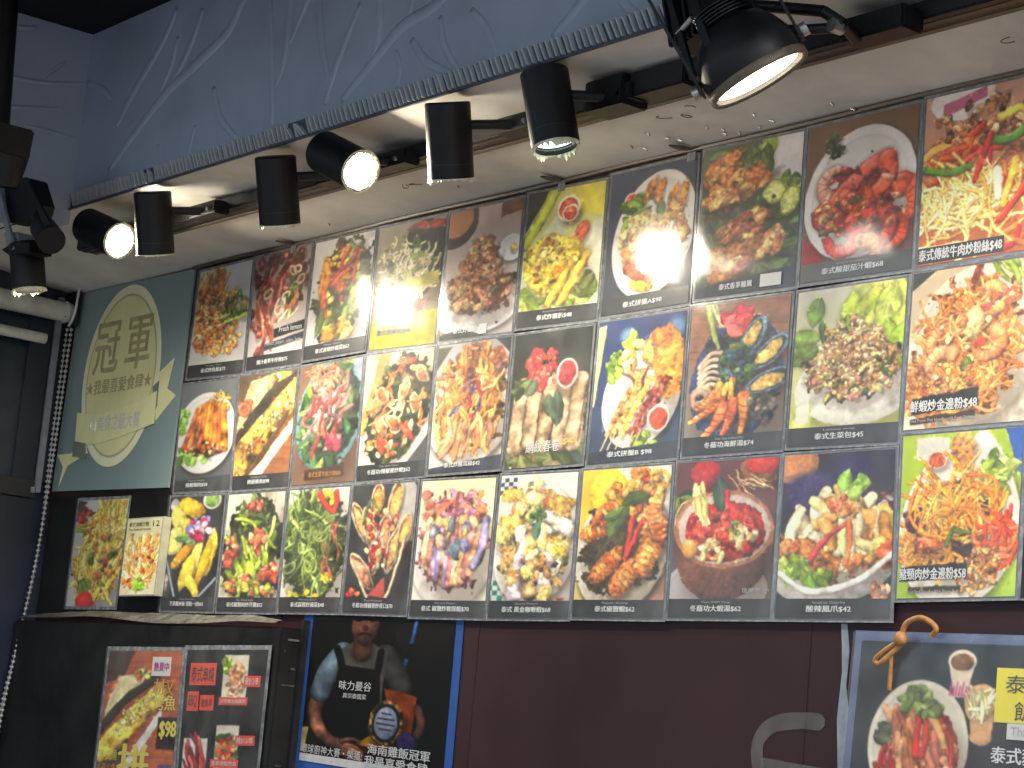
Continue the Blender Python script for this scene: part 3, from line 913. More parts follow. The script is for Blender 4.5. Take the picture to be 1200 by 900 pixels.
def p07(c):
    c.bg((70, 104, 66), (40, 58, 50))
    c.leaves((0.45, 0.5, 0.6, 0.5), 60, [(44, 74, 44), (60, 100, 56), (36, 58, 48), (84, 120, 76)], (0.15, 0.3), 0.26)
    c.blob(0.9, 0.12, 0.26, 0.24, 0, (214, 212, 214), 0.05, 0.02, 0.1, 0, 0.3)
    c.leaves((0.6, 0.12, 0.08, 0.14), 12, [(96, 140, 60), (130, 170, 84), (60, 100, 46)], (0.1, 0.2), 0.3, (80, 20))
    c.leaves((0.86, 0.3, 0.14, 0.04), 6, GREENS, (0.08, 0.12), 0.3)
    for x, y, rx, ry, a in ((0.75, 0.36, 0.085, 0.085, 20), (0.9, 0.44, 0.06, 0.1, 20)):
        c.blob(x, y, rx, ry, a, (112, 156, 40), 0.02, 0.05, 0.3)
        c.blob(x - 0.01, y, rx * 0.85, ry * 0.85, a, (206, 214, 110), 0.02, 0.14, 0.3, 0.1, 0)
        for t in range(7):
            an = t * 0.9
            c.stroke([(x, y), (x + math.cos(an) * rx * 0.75 * c.h / c.w, y + math.sin(an) * ry * 0.75)], 0.003, 0.003, (232, 236, 170), 0, 0, 0, 0, False)
    def wing(x, y, l, a):
        c.blob(x, y, l, l * 0.46, a, (176, 104, 52), 0.25, 0.30, 1.0, 0.2, 0.75)
        c.chunks((x, y, l * 0.9 * 0.8 * c.h / c.w, l * 0.42), 9, [(200, 130, 64), (180, 102, 48), (216, 164, 88), (150, 80, 42)], (0.04, 0.085), (0.4, 0.6), 0.3, 0.28, (a, 16), 0.3, 0.12, 0.75)
    wing(0.2, 0.14, 0.17, -35); wing(0.42, 0.28, 0.2, -32); wing(0.22, 0.34, 0.14, -10); wing(0.46, 0.55, 0.2, -28); wing(0.34, 0.79, 0.22, -35); wing(0.72, 0.68, 0.13, -50)
    c.poly([(0, 0.93), (1, 0.86), (1, 1), (0, 1)], (40, 48, 66), 0.12)
def p08(c):
    c.bg((120, 84, 56), (96, 64, 50))
    c.poly([(0, 0.72), (0.2, 0.8), (0.2, 1), (0, 1)], (150, 26, 34))
    c.plate(0.5, 0.48, 0.36, 0.42, 20, (222, 218, 220))
    c.herb(0.26, 0.16, 0.07, [(32, 62, 32), (52, 88, 44), (24, 46, 26)], 34)
    c.blob(0.54, 0.56, 0.25, 0.24, 10, (120, 34, 20), 0.2, 0.3, 0.4)
    PR = [(206, 66, 38), (190, 46, 32), (222, 96, 60)]
    c.prawn(0.3, 0.40, 0.17, 200, [(214, 140, 110)], 1, 0.34); c.prawn(0.86, 0.58, 0.18, 20, PR, 1, 0.4)
    c.stroke([(0.16, 0.62), (0.35, 0.46), (0.6, 0.32), (0.74, 0.3)], 0.04, 0.055, (190, 66, 46), 0.5, 0.8, 0.3, 0.2)
    c.stroke([(0.74, 0.3), (0.76, 0.42), (0.6, 0.52), (0.45, 0.56)], 0.06, 0.035, (212, 70, 36), 0.5, 0.8, 0.35, 0.2)
    c.prawn(0.22, 0.58, 0.13, 130, PR, 1, 0.42); c.prawn(0.5, 0.5, 0.13, 80, [(200, 60, 36)], -1, 0.42); c.prawn(0.8, 0.74, 0.14, 10, PR, -1, 0.42)
    c.prawn(0.36, 0.74, 0.17, 60, PR, 1, 0.42); c.prawn(0.66, 0.72, 0.18, -10, PR, 1, 0.42); c.prawn(0.58, 0.86, 0.13, 0, [(226, 130, 96)], 1, 0.4)
    c.chunks([(0.5, 0.55, 0.36, 0.26)], 34, [(176, 50, 30), (206, 84, 50), (150, 36, 24), (222, 120, 84)], (0.02, 0.05), (0.3, 0.7), 0.4, 0.3, (40, 60), 0.4, 0.25)
    c.chunks([(0.5, 0.6, 0.35, 0.2), (0.2, 0.6, 0.12, 0.1)], 26, [(222, 176, 90), (90, 70, 40), (206, 120, 60), (60, 60, 34)], (0.012, 0.028), (0.5, 1), 0.3, 0.2, (0, 90), 0.3)
def p09(c):
    c.bg((200, 150, 130), (190, 90, 40))
    c.blob(0.3, 0.05, 0.2, 0.12, 0, (228, 222, 220), 0.05, 0.02, 0.1, 0, 0.2); c.poly([(0.15, 0.06), (0.5, 0), (0.5, 0.06), (0.15, 0.14)], (190, 90, 130))
    c.noodles([(0.5, 0.5, 0.6, 0.25)], 40, [(220, 120, 50), (200, 90, 36)], 0.012, 0.3, 0.8, (30, 60))
    c.chunks([(0.55, 0.22, 0.5, 0.14), (0.8, 0.3, 0.25, 0.12)], 80, [(178, 108, 60), (150, 80, 44), (206, 146, 96), (110, 60, 34)], (0.02, 0.045), (0.6, 1), 0.5, 0.35, (0, 90), 0.2)
    c.sticks([(0.3, 0.42, 0.35, 0.1), (0.8, 0.75, 0.25, 0.2)], 22, REDS + ORNG, 0.022, (0.15, 0.3), (-35, 40), 0.25, 0.35)
    c.noodles([(0.35, 0.72, 0.5, 0.2), (0.3, 0.62, 0.3, 0.12)], 80, [(240, 206, 120), (230, 180, 84), (250, 226, 160)], 0.011, 0.38, 1.0, (10, 45), 0.4)
    c.stroke([(-0.05, 0.42), (0.2, 0.47), (0.4, 0.46)], 0.024, 0.02, (50, 130, 40), 0.4, 0.7, 0.3); c.stroke([(0.55, 0.33), (0.7, 0.34), (0.85, 0.28), (0.95, 0.2)], 0.03, 0.026, (44, 128, 44), 0.5, 0.7, 0.35)
    c.stroke([(0.62, 0.2), (0.78, 0.17), (0.85, 0.28)], 0.03, 0.02, (220, 190, 70), 0.4)
    c.stroke([(0.55, 0.3), (0.48, 0.45), (0.44, 0.55)], 0.022, 0.016, (190, 34, 24), 0.4, 0.6, 0.4); c.stroke([(0.62, 0.52), (0.64, 0.66)], 0.03, 0.026, (240, 236, 200), 0.4, 0.4, 0.2, 0.05, False)
    c.stroke([(0.76, 0.48), (0.72, 0.6), (0.68, 0.72)], 0.03, 0.02, (232, 180, 60), 0.4, 0.6, 0.4); c.stroke([(0.95, 0.5), (0.8, 0.68), (0.66, 0.8)], 0.03, 0.02, (208, 46, 24), 0.4, 0.6, 0.4)
def p10(c):
    c.bg((112, 118, 122), (84, 90, 94))
    c.plate(0.48, 0.47, 0.30, 0.37, 6, (236, 238, 236), 0.9)
    c.leaves([(0.3, 0.68, 0.3, 0.07), (0.06, 0.35, 0.05, 0.1)], 34, [(84, 190, 70), (120, 214, 96), (50, 140, 50)], (0.08, 0.14), 0.3)
    c.chunks((0.72, 0.2, 0.18, 0.1), 30, [(248, 206, 70), (250, 226, 120), (236, 150, 40)], (0.015, 0.03), (0.3, 0.8), 0.4, 0.2)
    for k in range(9):
        x = 0.14 + k * 0.09
        c.stroke([(0.34 + k * 0.055, 0.20 + abs(k - 4) * 0.012), (0.5 * (x + 0.36 + k * 0.055), 0.42), (x, 0.66 - abs(k - 5) * 0.012)], 0.026, 0.034, (226 + (k % 2) * 14, 92 + (k * 37) % 50, 34), 0.6, 0.6, 0.3, 0.25)
    c.chunks((0.5, 0.62, 0.36, 0.06), 40, [(190, 70, 30), (60, 34, 28), (240, 180, 110)], (0.012, 0.03), (0.4, 0.9), 0.4, 0.3)
    c.poly([(0, 0.9), (1, 0.86), (1, 1), (0, 1)], (52, 56, 58), 0.1)
def p11(c):
    c.bg((96, 78, 50), (150, 92, 46))
    c.wood([(0.3, 0.6), (1, 0.4), (1, 1), (0.3, 1)], (150, 92, 50), 8, 30)
    c.poly([(0.02, 0.4), (0.2, 0.06), (0.9, -0.02), (0.9, 0.08), (0.4, 0.32), (0, 0.7)], (214, 196, 136), 0.1)
    c.chunks((0.72, 0.05, 0.25, 0.05), 12, [(196, 70, 40), (90, 140, 50), (230, 180, 90), (236, 220, 170)], (0.025, 0.04), (0.6, 1), 0.3, 0.2)
    c.rings((0.12, 0.34, 0.1, 0.1), 3, [(170, 96, 60)], (0.04, 0.06), 0.02)
    c.poly([(0.25, 0.9), (1, 0.42), (1, 0.52), (0.5, 0.9)], (226, 218, 206), 0.04)
    c.stroke([(-0.1, 0.76), (0.3, 0.4), (0.7, 0.16), (1.1, 0.06)], 0.06, 0.05, (50, 42, 26), 0.3, 0.3, 0.1, 0.15)
    c.stroke([(0.02, 0.84), (0.3, 0.62), (0.65, 0.4), (1.1, 0.15)], 0.125, 0.10, (206, 156, 54), 0.6, 0.5, 0.1, 0.3)
    c.stroke([(0.1, 0.92), (0.5, 0.72), (0.9, 0.36)], 0.03, 0.02, (96, 64, 24), 0.4, 0.4)
    for t in np.linspace(0.05, 0.98, 130):
        x = 0.14 + 0.88 * t; y = 0.70 - 0.52 * t
        c.blob(x + c.r.gauss(0, 0.07), y + c.r.gauss(0, 0.05), c.r.uniform(0.010, 0.02), c.r.uniform(0.008, 0.014), c.r.uniform(0, 180), c.pick([(236, 232, 200), (120, 160, 60), (222, 196, 90), (180, 196, 110), (190, 70, 40)] if c.r.random() < 0.9 else REDS), 0.3, 0.2, 0.5, 0, 0.35)
    c.chunks((0.1, 0.85, 0.12, 0.05), 14, GOLD, (0.02, 0.035), (0.4, 0.8), 0.4, 0.25)
def p12(c):
    c.bg((136, 96, 74), (120, 86, 68))
    c.poly([(0.8, 0), (1, 0), (1, 0.7), (0.9, 0.5)], (150, 160, 180))
    c.blob(0.52, 0.45, 0.29, 0.46, 4, (110, 160, 168), 0.02, 0.05, 0.3); c.blob(0.53, 0.44, 0.265, 0.43, 4, (36, 56, 42), 0.1, 0.3, 0.2, 0, 0)
    c.leaves([(0.5, 0.5, 0.42, 0.4), (0.62, 0.1, 0.15, 0.1), (0.2, 0.5, 0.12, 0.3)], 70, [(52, 116, 70), (84, 150, 90), (36, 84, 56), (110, 160, 76)], (0.1, 0.2), 0.2, (80, 60))
    c.sticks([(0.5, 0.4, 0.3, 0.3)], 40, [(186, 124, 116), (166, 100, 98), (206, 156, 148), (130, 96, 100)], 0.018, (0.1, 0.22), (100, 35), 0.4, 0.3)
    c.sticks([(0.4, 0.45, 0.3, 0.3)], 9, [(196, 56, 50), (180, 40, 46), (206, 100, 76)], 0.018, (0.12, 0.25), (95, 25), 0.2, 0.3)
    c.noodles((0.38, 0.1, 0.25, 0.1), 40, [(232, 130, 90), (222, 100, 66), (240, 160, 120)], 0.008, 0.12, 1.2)
    c.chunks((0.62, 0.68, 0.14, 0.06), 10, [(150, 40, 60), (200, 90, 110), (222, 190, 190)], (0.03, 0.05), (0.5, 0.9), 0.3, 0.2)
    c.poly([(0.2, 0.88), (0.82, 0.85), (0.84, 0.95), (0.2, 0.97)], (66, 44, 34))
def p13(c):
    c.bg((196, 186, 150), (216, 212, 206))
    c.stroke([(0.28, 0.02), (0.2, 0.3), (0.02, 0.6)], 0.05, 0.05, (180, 150, 80), 0.2, 0.3)
    c.blob(0.56, 0.46, 0.25, 0.44, 14, (40, 42, 28), 0.15, 0.4, 0.2)
    c.leaves([(0.6, 0.3, 0.3, 0.25), (0.45, 0.65, 0.35, 0.2)], 36, [(40, 62, 34), (60, 84, 40), (28, 40, 28)], (0.1, 0.18), 0.2)
    c.chunks([(0.55, 0.45, 0.38, 0.38), (0.45, 0.68, 0.32, 0.16)], 60, [(206, 110, 50), (226, 160, 90), (170, 80, 44), (236, 206, 150)], (0.022, 0.045), (0.4, 0.8), 0.35, 0.3, (80, 50), 0.35)
    c.rings([(0.5, 0.42, 0.35, 0.3)], 5, [(226, 206, 150), (200, 176, 130)], (0.03, 0.05), 0.010)
    for x, y, a in ((0.3, 0.58, 60), (0.62, 0.3, 100), (0.78, 0.42, 80), (0.2, 0.42, 110), (0.5, 0.56, 30), (0.85, 0.2, 60), (0.3, 0.34, 70)):
        c.blob(x, y, 0.085, 0.045, a, (214, 190, 140), 0.15, 0.15, 0.6, 0.2, 0.6); c.blob(x, y + 0.004, 0.06, 0.028, a, c.pick([(196, 100, 50), (222, 150, 80)]), 0.2, 0.2, 0.7, 0.3, 0.3)
    c.sticks([(0.55, 0.5, 0.35, 0.35)], 12, [(236, 200, 130), (222, 160, 96), (206, 120, 70)], 0.012, (0.12, 0.22), (110, 40), 0.4, 0.3)
    for x, y, a in ((0.32, 0.72, 80), (0.7, 0.64, 50), (0.6, 0.08, 5)):
        c.blob(x, y, 0.09, 0.03, a, (206, 66, 36), 0.1, 0.15, 0.6, 0.4)
    c.stroke([(0.4, 0.97), (0.75, 0.84), (1.0, 0.62)], 0.03, 0.035, (226, 222, 214), 0.2, 0.2)
    c.poly([(0.62, 0.97), (1, 0.68), (1, 1)], (74, 74, 76))
def p14(c):
    c.bg((170, 168, 172), (208, 206, 200))
    c.poly([(0, 0.02), (0.2, 0.02), (0, 0.2)], (70, 62, 50)); c.poly([(0.8, 0), (1, 0), (1, 0.12)], (60, 60, 66))
    c.plate(0.52, 0.55, 0.36, 0.4, 10, (220, 218, 212))
    c.blob(0.52, 0.45, 0.28, 0.36, 5, (130, 84, 44), 0.25, 0.35, 0.3)
    c.chunks((0.6, 0.2, 0.36, 0.18), 70, [(178, 106, 60), (206, 140, 84), (150, 84, 56), (120, 70, 60)], (0.02, 0.045), (0.3, 0.9), 0.5, 0.3)
    c.sticks([(0.5, 0.45, 0.42, 0.35), (0.3, 0.55, 0.25, 0.2)], 90, [(214, 150, 70), (190, 116, 56), (232, 180, 100), (160, 90, 50), (206, 130, 80)], 0.016, (0.15, 0.34), (95, 35), 0.25, 0.2)
    c.sticks([(0.45, 0.5, 0.3, 0.2)], 10, [(190, 60, 50), (110, 90, 130), (70, 74, 110)], 0.016, (0.06, 0.12), (95, 35))
    c.sticks([(0.5, 0.75, 0.35, 0.1)], 24, [(222, 176, 110), (206, 140, 84), (190, 130, 96)], 0.02, (0.15, 0.25), (100, 12))
    c.poly([(0, 0.96), (1, 0.89), (1, 1), (0, 1)], (44, 50, 66), 0.12)
def p15(c):
    c.bg((30, 32, 28), (60, 66, 44))
    c.leaves((0.5, 0.9, 0.6, 0.12), 36, [(70, 96, 50), (100, 120, 66), (130, 130, 80), (50, 70, 50)], (0.12, 0.24), 0.25)
    for k, x in enumerate((0.14, 0.33, 0.52, 0.71, 0.88)):
        c.stroke([(x + 0.03, 0.40 + 0.03 * (k % 2)), (x - 0.02, 0.84)], 0.068, 0.066, (176, 146, 112), 0.7, 0.55, 0, 0.22, False)
        c.stroke([(x + 0.09, 0.44), (x + 0.05, 0.84)], 0.006, 0.006, (70, 50, 36), 0, 0, 0, 0, False, 0, 0.7)
    c.chunks((0.4, 0.28, 0.2, 0.15), 54, [(206, 66, 60), (226, 96, 84), (180, 46, 50)], (0.02, 0.045), (0.4, 0.9), 0.4, 0.2, (60, 60), 0.15)
    c.leaves((0.2, 0.42, 0.12, 0.05), 8, [(44, 66, 44), (60, 84, 50)], (0.1, 0.16), 0.25)
    c.cup(0.72, 0.33, 0.085, (166, 40, 44), 1.3, (190, 180, 176))
    c.leaf(0.62, 0.58, 0.26, 0.055, 85, (48, 76, 60)); c.leaf(0.56, 0.56, 0.2, 0.045, 70, (60, 88, 66))
def p16(c):
    c.bg((30, 52, 110), (48, 60, 84))
    c.poly([(0, 0.04), (0.1, 0.03), (0.02, 0.6), (0, 0.6)], (206, 190, 140)); c.ell(0.35, 0.12, 0.05, 0.05, 0, (120, 170, 220), 0.04 * c.h, 0.8); c.ell(0.9, 0.1, 0.06, 0.06, 0, (110, 160, 214), 0.05 * c.h, 0.8)
    c.plate(0.56, 0.54, 0.28, 0.38, 14, (228, 226, 222))
    c.leaves([(0.4, 0.17, 0.1, 0.06), (0.25, 0.35, 0.08, 0.1), (0.66, 0.86, 0.12, 0.04)], 34, LETT, (0.07, 0.13), 0.3)
    c.chunks((0.54, 0.24, 0.2, 0.10), 36, [(238, 196, 90), (246, 220, 140), (214, 150, 60)], (0.02, 0.04), (0.5, 1), 0.4, 0.25)
    c.blob(0.85, 0.36, 0.115, 0.26, -6, (222, 140, 46), 0.12, 0.25, 0.7, 0.1); c.blob(0.74, 0.15, 0.07, 0.06, 0, (206, 110, 50), 0.2, 0.3)
    for k, (cl, x) in enumerate((((198, 120, 60), 0.30), ((226, 160, 80), 0.38), ((240, 190, 70), 0.47), ((150, 60, 46), 0.58), ((130, 46, 40), 0.66))):
        for t in np.linspace(0, 1, 8):
            c.blob(x + 0.16 * (1 - t) - 0.10 * t, 0.46 + 0.34 * t, 0.034, 0.024, 120 + c.r.uniform(-20, 20), np.clip(C3(cl) + c.r.uniform(-24, 24), 0, 255), 0.4, 0.32, 0.8, 0.25)
        c.stroke([(x - 0.09, 0.8), (x - 0.17, 0.93)], 0.006, 0.005, (226, 200, 150), 0.3, 0.3, 0, 0, False)
    c.sticks((0.55, 0.42, 0.15, 0.08), 10, [(230, 180, 90), (110, 50, 40), (222, 140, 60)], 0.012, (0.1, 0.18), (60, 30))
    c.cup(0.77, 0.72, 0.078, (210, 64, 34), 1.2)
    c.poly([(0, 0.92), (1, 0.88), (1, 1), (0, 1)], (40, 48, 62), 0.1)
def p17(c):
    c.bg((140, 96, 74), (130, 126, 120))
    c.wood([(0, 0), (1, 0), (1, 0.4), (0, 0.4)], (150, 100, 76), 4, 24)
    c.blob(0.5, 0.52, 0.32, 0.42, 10, (48, 66, 116), 0.03, 0.2, 0.4); c.blob(0.52, 0.5, 0.29, 0.38, 10, (40, 46, 56), 0.1, 0.4, 0.2, 0, 0)
    c.sticks((0.24, 0.1, 0.08, 0.06), 5, [(200, 210, 150), (150, 180, 90)], 0.02, (0.25, 0.3), (70, 4), 0.05)
    c.leaves((0.5, 0.14, 0.14, 0.08), 14, [(206, 50, 60), (180, 30, 50), (220, 90, 90)], (0.1, 0.16), 0.3)
    for x, y, a, l in ((0.66, 0.24, -60, 0.14), (0.83, 0.36, -40, 0.16), (0.84, 0.55, -18, 0.17)):
        c.blob(x, y, l, 0.068, a, (94, 130, 160), 0.02, 0.2, 0.5, 0.2, 0.6); c.blob(x - 0.01, y, l * 0.82, 0.05, a, (40, 54, 60), 0.02, 0.1, 0.2, 0, 0)
        c.blob(x - 0.02, y + 0.005, l * 0.72, 0.042, a, (222, 176, 90), 0.15, 0.2, 0.7, 0.25, 0.2)
    for k in range(6):
        c.stroke([(0.12, 0.42 + k * 0.035), (0.22, 0.34 + k * 0.04), (0.34, 0.33 + k * 0.045)], 0.017, 0.014, (216 - k * 4, 176, 150), 0.5, 0.6, 0.35, 0.1)
    c.rings((0.16, 0.62, 0.04, 0.02), 2, [(190, 150, 120)], (0.06, 0.07), 0.02)
    c.herb(0.5, 0.42, 0.12, [(40, 84, 50), (60, 110, 60), (50, 74, 110), (34, 66, 44)], 60)
    c.sticks((0.42, 0.6, 0.1, 0.03), 5, [(236, 180, 70), (226, 120, 40)], 0.03, (0.12, 0.16), (92, 8))
    for x0, y0, x1, y1 in ((0.36, 0.66, 0.06, 0.78), (0.4, 0.7, 0.16, 0.92), (0.5, 0.68, 0.34, 0.95), (0.6, 0.64, 0.56, 0.92), (0.3, 0.62, 0.12, 0.7)):
        c.stroke([(x0, y0), ((x0 + x1) / 2 + 0.03, (y0 + y1) / 2), (x1, y1)], 0.044, 0.016, c.pick(ORNG), 0.6, 0.8, 0.35, 0.22)
        for t in (0.2, 0.36, 0.52, 0.68, 0.84):
            bx, by = x0 + (x1 - x0) * t + 0.03 * (1 - abs(2 * t - 1)), y0 + (y1 - y0) * t
            c.stroke([(bx - 0.05, by - 0.012), (bx, by + 0.006), (bx + 0.05, by + 0.002)], 0.005, 0.004, (150, 44, 16), 0, 0, 0, 0, True, 0, 0.7)
        for t in range(3):
            c.stroke([(x0, y0), (x0 + 0.06 * (t - 1), y0 - 0.07)], 0.004, 0.002, (206, 90, 40), 0, 0.3, 0, 0, False)
    c.chunks((0.78, 0.72, 0.14, 0.1), 26, [(60, 60, 50), (110, 100, 80), (40, 44, 40)], (0.02, 0.035), (0.5, 1), 0.4, 0.3)
def p18(c):
    c.bg((206, 206, 190), (190, 206, 90))
    c.leaves([(0.75, 0.2, 0.25, 0.25)], 22, [(150, 196, 50), (190, 220, 80), (110, 160, 40), (206, 226, 110)], (0.3, 0.5), 0.22, (80, 20)); c.leaves([(0.92, 0.3, 0.08, 0.3)], 8, [(120, 176, 44), (170, 210, 70)], (0.3, 0.5), 0.22, (85, 8))
    c.leaf(0.18, 0.14, 0.2, 0.06, 100, (70, 140, 60)); c.leaf(0.1, 0.3, 0.2, 0.07, 10, (84, 150, 70)); c.leaf(0.1, 0.42, 0.22, 0.07, 150, (64, 120, 54)); c.leaf(0.26, 0.28, 0.16, 0.03, 80, (60, 110, 50))
    c.blob(0.55, 0.68, 0.38, 0.2, 4, (222, 222, 206), 0.02, 0.03, 0.25); c.blob(0.55, 0.62, 0.36, 0.18, 4, (236, 236, 226), 0.02, 0.02, 0.1, 0, 0)
    c.poly([(0, 0.86), (0.2, 0.7), (0.2, 0.95), (0, 0.95)], (200, 214, 110)); c.poly([(0.06, 0.75), (0.18, 0.72), (0.18, 0.85), (0.06, 0.86)], (226, 222, 200))
    c.blob(0.56, 0.5, 0.31, 0.2, 0, (160, 120, 74), 0.2, 0.4, 0.2)
    c.chunks([(0.56, 0.56, 0.46, 0.16), (0.56, 0.36, 0.28, 0.14), (0.56, 0.46, 0.4, 0.16)], 330, [(206, 160, 96), (226, 190, 130), (178, 126, 74), (238, 214, 160), (196, 140, 96)], (0.010, 0.024), (0.5, 1), 0.5, 0.3, (0, 90), 0.2)
    c.chunks([(0.5, 0.56, 0.42, 0.16)], 34, [(90, 120, 44), (60, 90, 40), (206, 120, 100), (236, 220, 120)], (0.012, 0.024), (0.5, 1), 0.4, 0.2)
def p19(c):
    c.bg((214, 190, 150), (230, 220, 200))
    c.poly([(0, 0), (0.2, 0.0), (0, 0.12)], (50, 46, 40)); c.plate(0.55, 0.5, 0.42, 0.5, 10, (232, 222, 200), 0.9, 0.2)
    c.sticks((0.85, 0.06, 0.15, 0.06), 9, [(150, 190, 90), (220, 230, 190), (110, 160, 60)], 0.018, (0.2, 0.3), (50, 12))
    c.blob(0.5, 0.52, 0.32, 0.42, 8, (170, 96, 36), 0.2, 0.4, 0.2)
    c.noodles([(0.5, 0.5, 0.46, 0.4), (0.3, 0.75, 0.28, 0.15)], 230, [(232, 150, 62), (222, 130, 50), (244, 180, 96), (206, 110, 44)], 0.010, 0.26, 1.3, (60, 70), 0.35)
    for x, y, a, t in ((0.3, 0.46, 150, 1), (0.66, 0.5, 60, 1), (0.66, 0.22, -10, -1), (0.3, 0.62, 200, -1)):
        c.prawn(x, y, 0.15, a, [(238, 150, 84), (232, 130, 70)], t, 0.36)
    c.blob(0.54, 0.36, 0.06, 0.1, 10, (240, 206, 130), 0.2, 0.2, 0.6, 0.2); c.blob(0.55, 0.05, 0.08, 0.025, 105, (130, 50, 30), 0.2)
    c.chunks([(0.5, 0.4, 0.3, 0.2), (0.85, 0.22, 0.12, 0.05)], 26, [(226, 80, 44), (214, 100, 54), (244, 206, 130)], (0.014, 0.035), (0.5, 1), 0.4, 0.2, (0, 90), 0.3)
    c.blob(0.5, 0.62, 0.035, 0.045, 10, (70, 120, 50), 0.3, 0.2, 0.6, 0.3)
    c.chunks((0.3, 0.72, 0.3, 0.14), 70, [(240, 190, 100), (210, 130, 60), (160, 90, 50)], (0.010, 0.022), (0.5, 1), 0.4, 0.3)
    c.poly([(0.06, 0.81), (0.62, 0.77), (0.62, 0.875), (0.06, 0.91)], (34, 30, 22)); c.poly([(0.06, 0.935), (0.6, 0.90), (0.6, 0.94), (0.06, 0.975)], (66, 48, 34))
def p20(c):
    c.bg((34, 38, 38), (26, 28, 30))
    YL = [(244, 190, 30), (250, 214, 60), (232, 160, 20), (250, 230, 110)]
    c.blob(0.1, 0.08, 0.05, 0.06, 0, (200, 200, 190), 0.1); c.cup(0.78, 0.04, 0.09, (90, 170, 90), 0.9)
    c.stroke([(0.02, 0.55), (0.25, 0.9)], 0.012, 0.012, (150, 170, 190), 0.2, 0.4, 0.3, 0, False); c.stroke([(0.7, 0.88), (0.98, 0.72)], 0.012, 0.012, (140, 160, 180), 0.2, 0.4, 0.3, 0, False)
    for x, y, l, w_, a in ((0.4, 0.1, 0.14, 0.075, 20), (0.2, 0.2, 0.12, 0.07, 60), (0.15, 0.4, 0.12, 0.085, 100), (0.35, 0.5, 0.17, 0.05, 130), (0.55, 0.58, 0.2, 0.05, 105), (0.82, 0.5, 0.2, 0.055, 100), (0.72, 0.6, 0.2, 0.045, 105), (0.42, 0.68, 0.16, 0.06, 110), (0.55, 0.78, 0.13, 0.05, 60), (0.4, 0.32, 0.12, 0.06, 80)):
        c.blob(x, y, l, w_, a, c.pick(YL), 0.15, 0.12, 0.6, 0.2, 0.6)
    c.leaves((0.42, 0.36, 0.14, 0.07), 8, [(70, 170, 90), (120, 200, 120)], (0.1, 0.15), 0.2)
    c.chunks((0.6, 0.28, 0.2, 0.1), 22, [(206, 30, 90), (236, 190, 220), (240, 230, 240), (150, 20, 60), (150, 150, 220)], (0.03, 0.05), (0.5, 0.9), 0.3, 0.15)
    c.blob(0.05, 0.75, 0.03, 0.08, 0, (150, 140, 140), 0.4, 0.3)
def p21(c):
    c.bg((206, 206, 190), (214, 212, 196))
    c.sticks((0.5, 0.5, 0.5, 0.5), 40, [(180, 196, 110), (206, 210, 150)], 0.01, (0.2, 0.4), (90, 20))
    c.blob(0.52, 0.48, 0.27, 0.42, 4, (34, 42, 22), 0.25, 0.4, 0.2)
    c.leaves([(0.5, 0.4, 0.4, 0.36), (0.5, 0.18, 0.26, 0.12)], 60, GREENS + [(30, 50, 26)], (0.08, 0.16), 0.16)
    c.sticks([(0.5, 0.5, 0.38, 0.36)], 26, [(140, 190, 60), (170, 206, 90), (104, 150, 46)], 0.022, (0.14, 0.28), (80, 35), 0.2, 0.25)
    c.blob(0.52, 0.68, 0.05, 0.11, -14, (150, 196, 70), 0.1, 0.1, 0.7, 0.2)
    c.chunks([(0.15, 0.5, 0.1, 0.12), (0.4, 0.78, 0.25, 0.08), (0.82, 0.72, 0.12, 0.14), (0.58, 0.42, 0.16, 0.1), (0.5, 0.1, 0.12, 0.05)], 60, [(214, 106, 70), (226, 130, 90), (190, 76, 52), (170, 66, 48)], (0.025, 0.05), (0.5, 0.9), 0.4, 0.3, (0, 90), 0.25)
    c.chunks((0.5, 0.8, 0.35, 0.06), 20, GOLD + LETT, (0.02, 0.035), (0.4, 0.9), 0.4, 0.2)
def p22(c):
    c.bg((206, 206, 196), (214, 212, 206))
    c.blob(0.5, 0.48, 0.3, 0.42, 0, (30, 46, 24), 0.2, 0.4, 0.2)
    c.sticks([(0.5, 0.45, 0.42, 0.36), (0.3, 0.3, 0.25, 0.22)], 120, [(64, 110, 50), (90, 140, 66), (44, 84, 40), (120, 164, 84), (36, 66, 34)], 0.013, (0.2, 0.42), (92, 32), 0.35, 0.3, 0.5)
    c.rings((0.4, 0.55, 0.35, 0.25), 9, [(90, 140, 60), (120, 160, 80)], (0.04, 0.08), 0.010)
    c.chunks([(0.6, 0.08, 0.2, 0.05), (0.75, 0.72, 0.1, 0.03), (0.4, 0.86, 0.25, 0.04)], 22, [(230, 190, 40), (206, 180, 50), (190, 200, 70)], (0.02, 0.045), (0.4, 0.8), 0.3, 0.2)
    for p in ([(0.5, 0.04), (0.6, 0.12), (0.72, 0.18)], [(0.78, 0.04), (0.8, 0.12), (0.76, 0.2)]):
        c.stroke(p, 0.024, 0.02, (206, 50, 36), 0.5, 0.7, 0.3)
    c.sticks((0.75, 0.5, 0.15, 0.2), 7, [(190, 100, 50), (170, 60, 40)], 0.012, (0.1, 0.2), (85, 10))
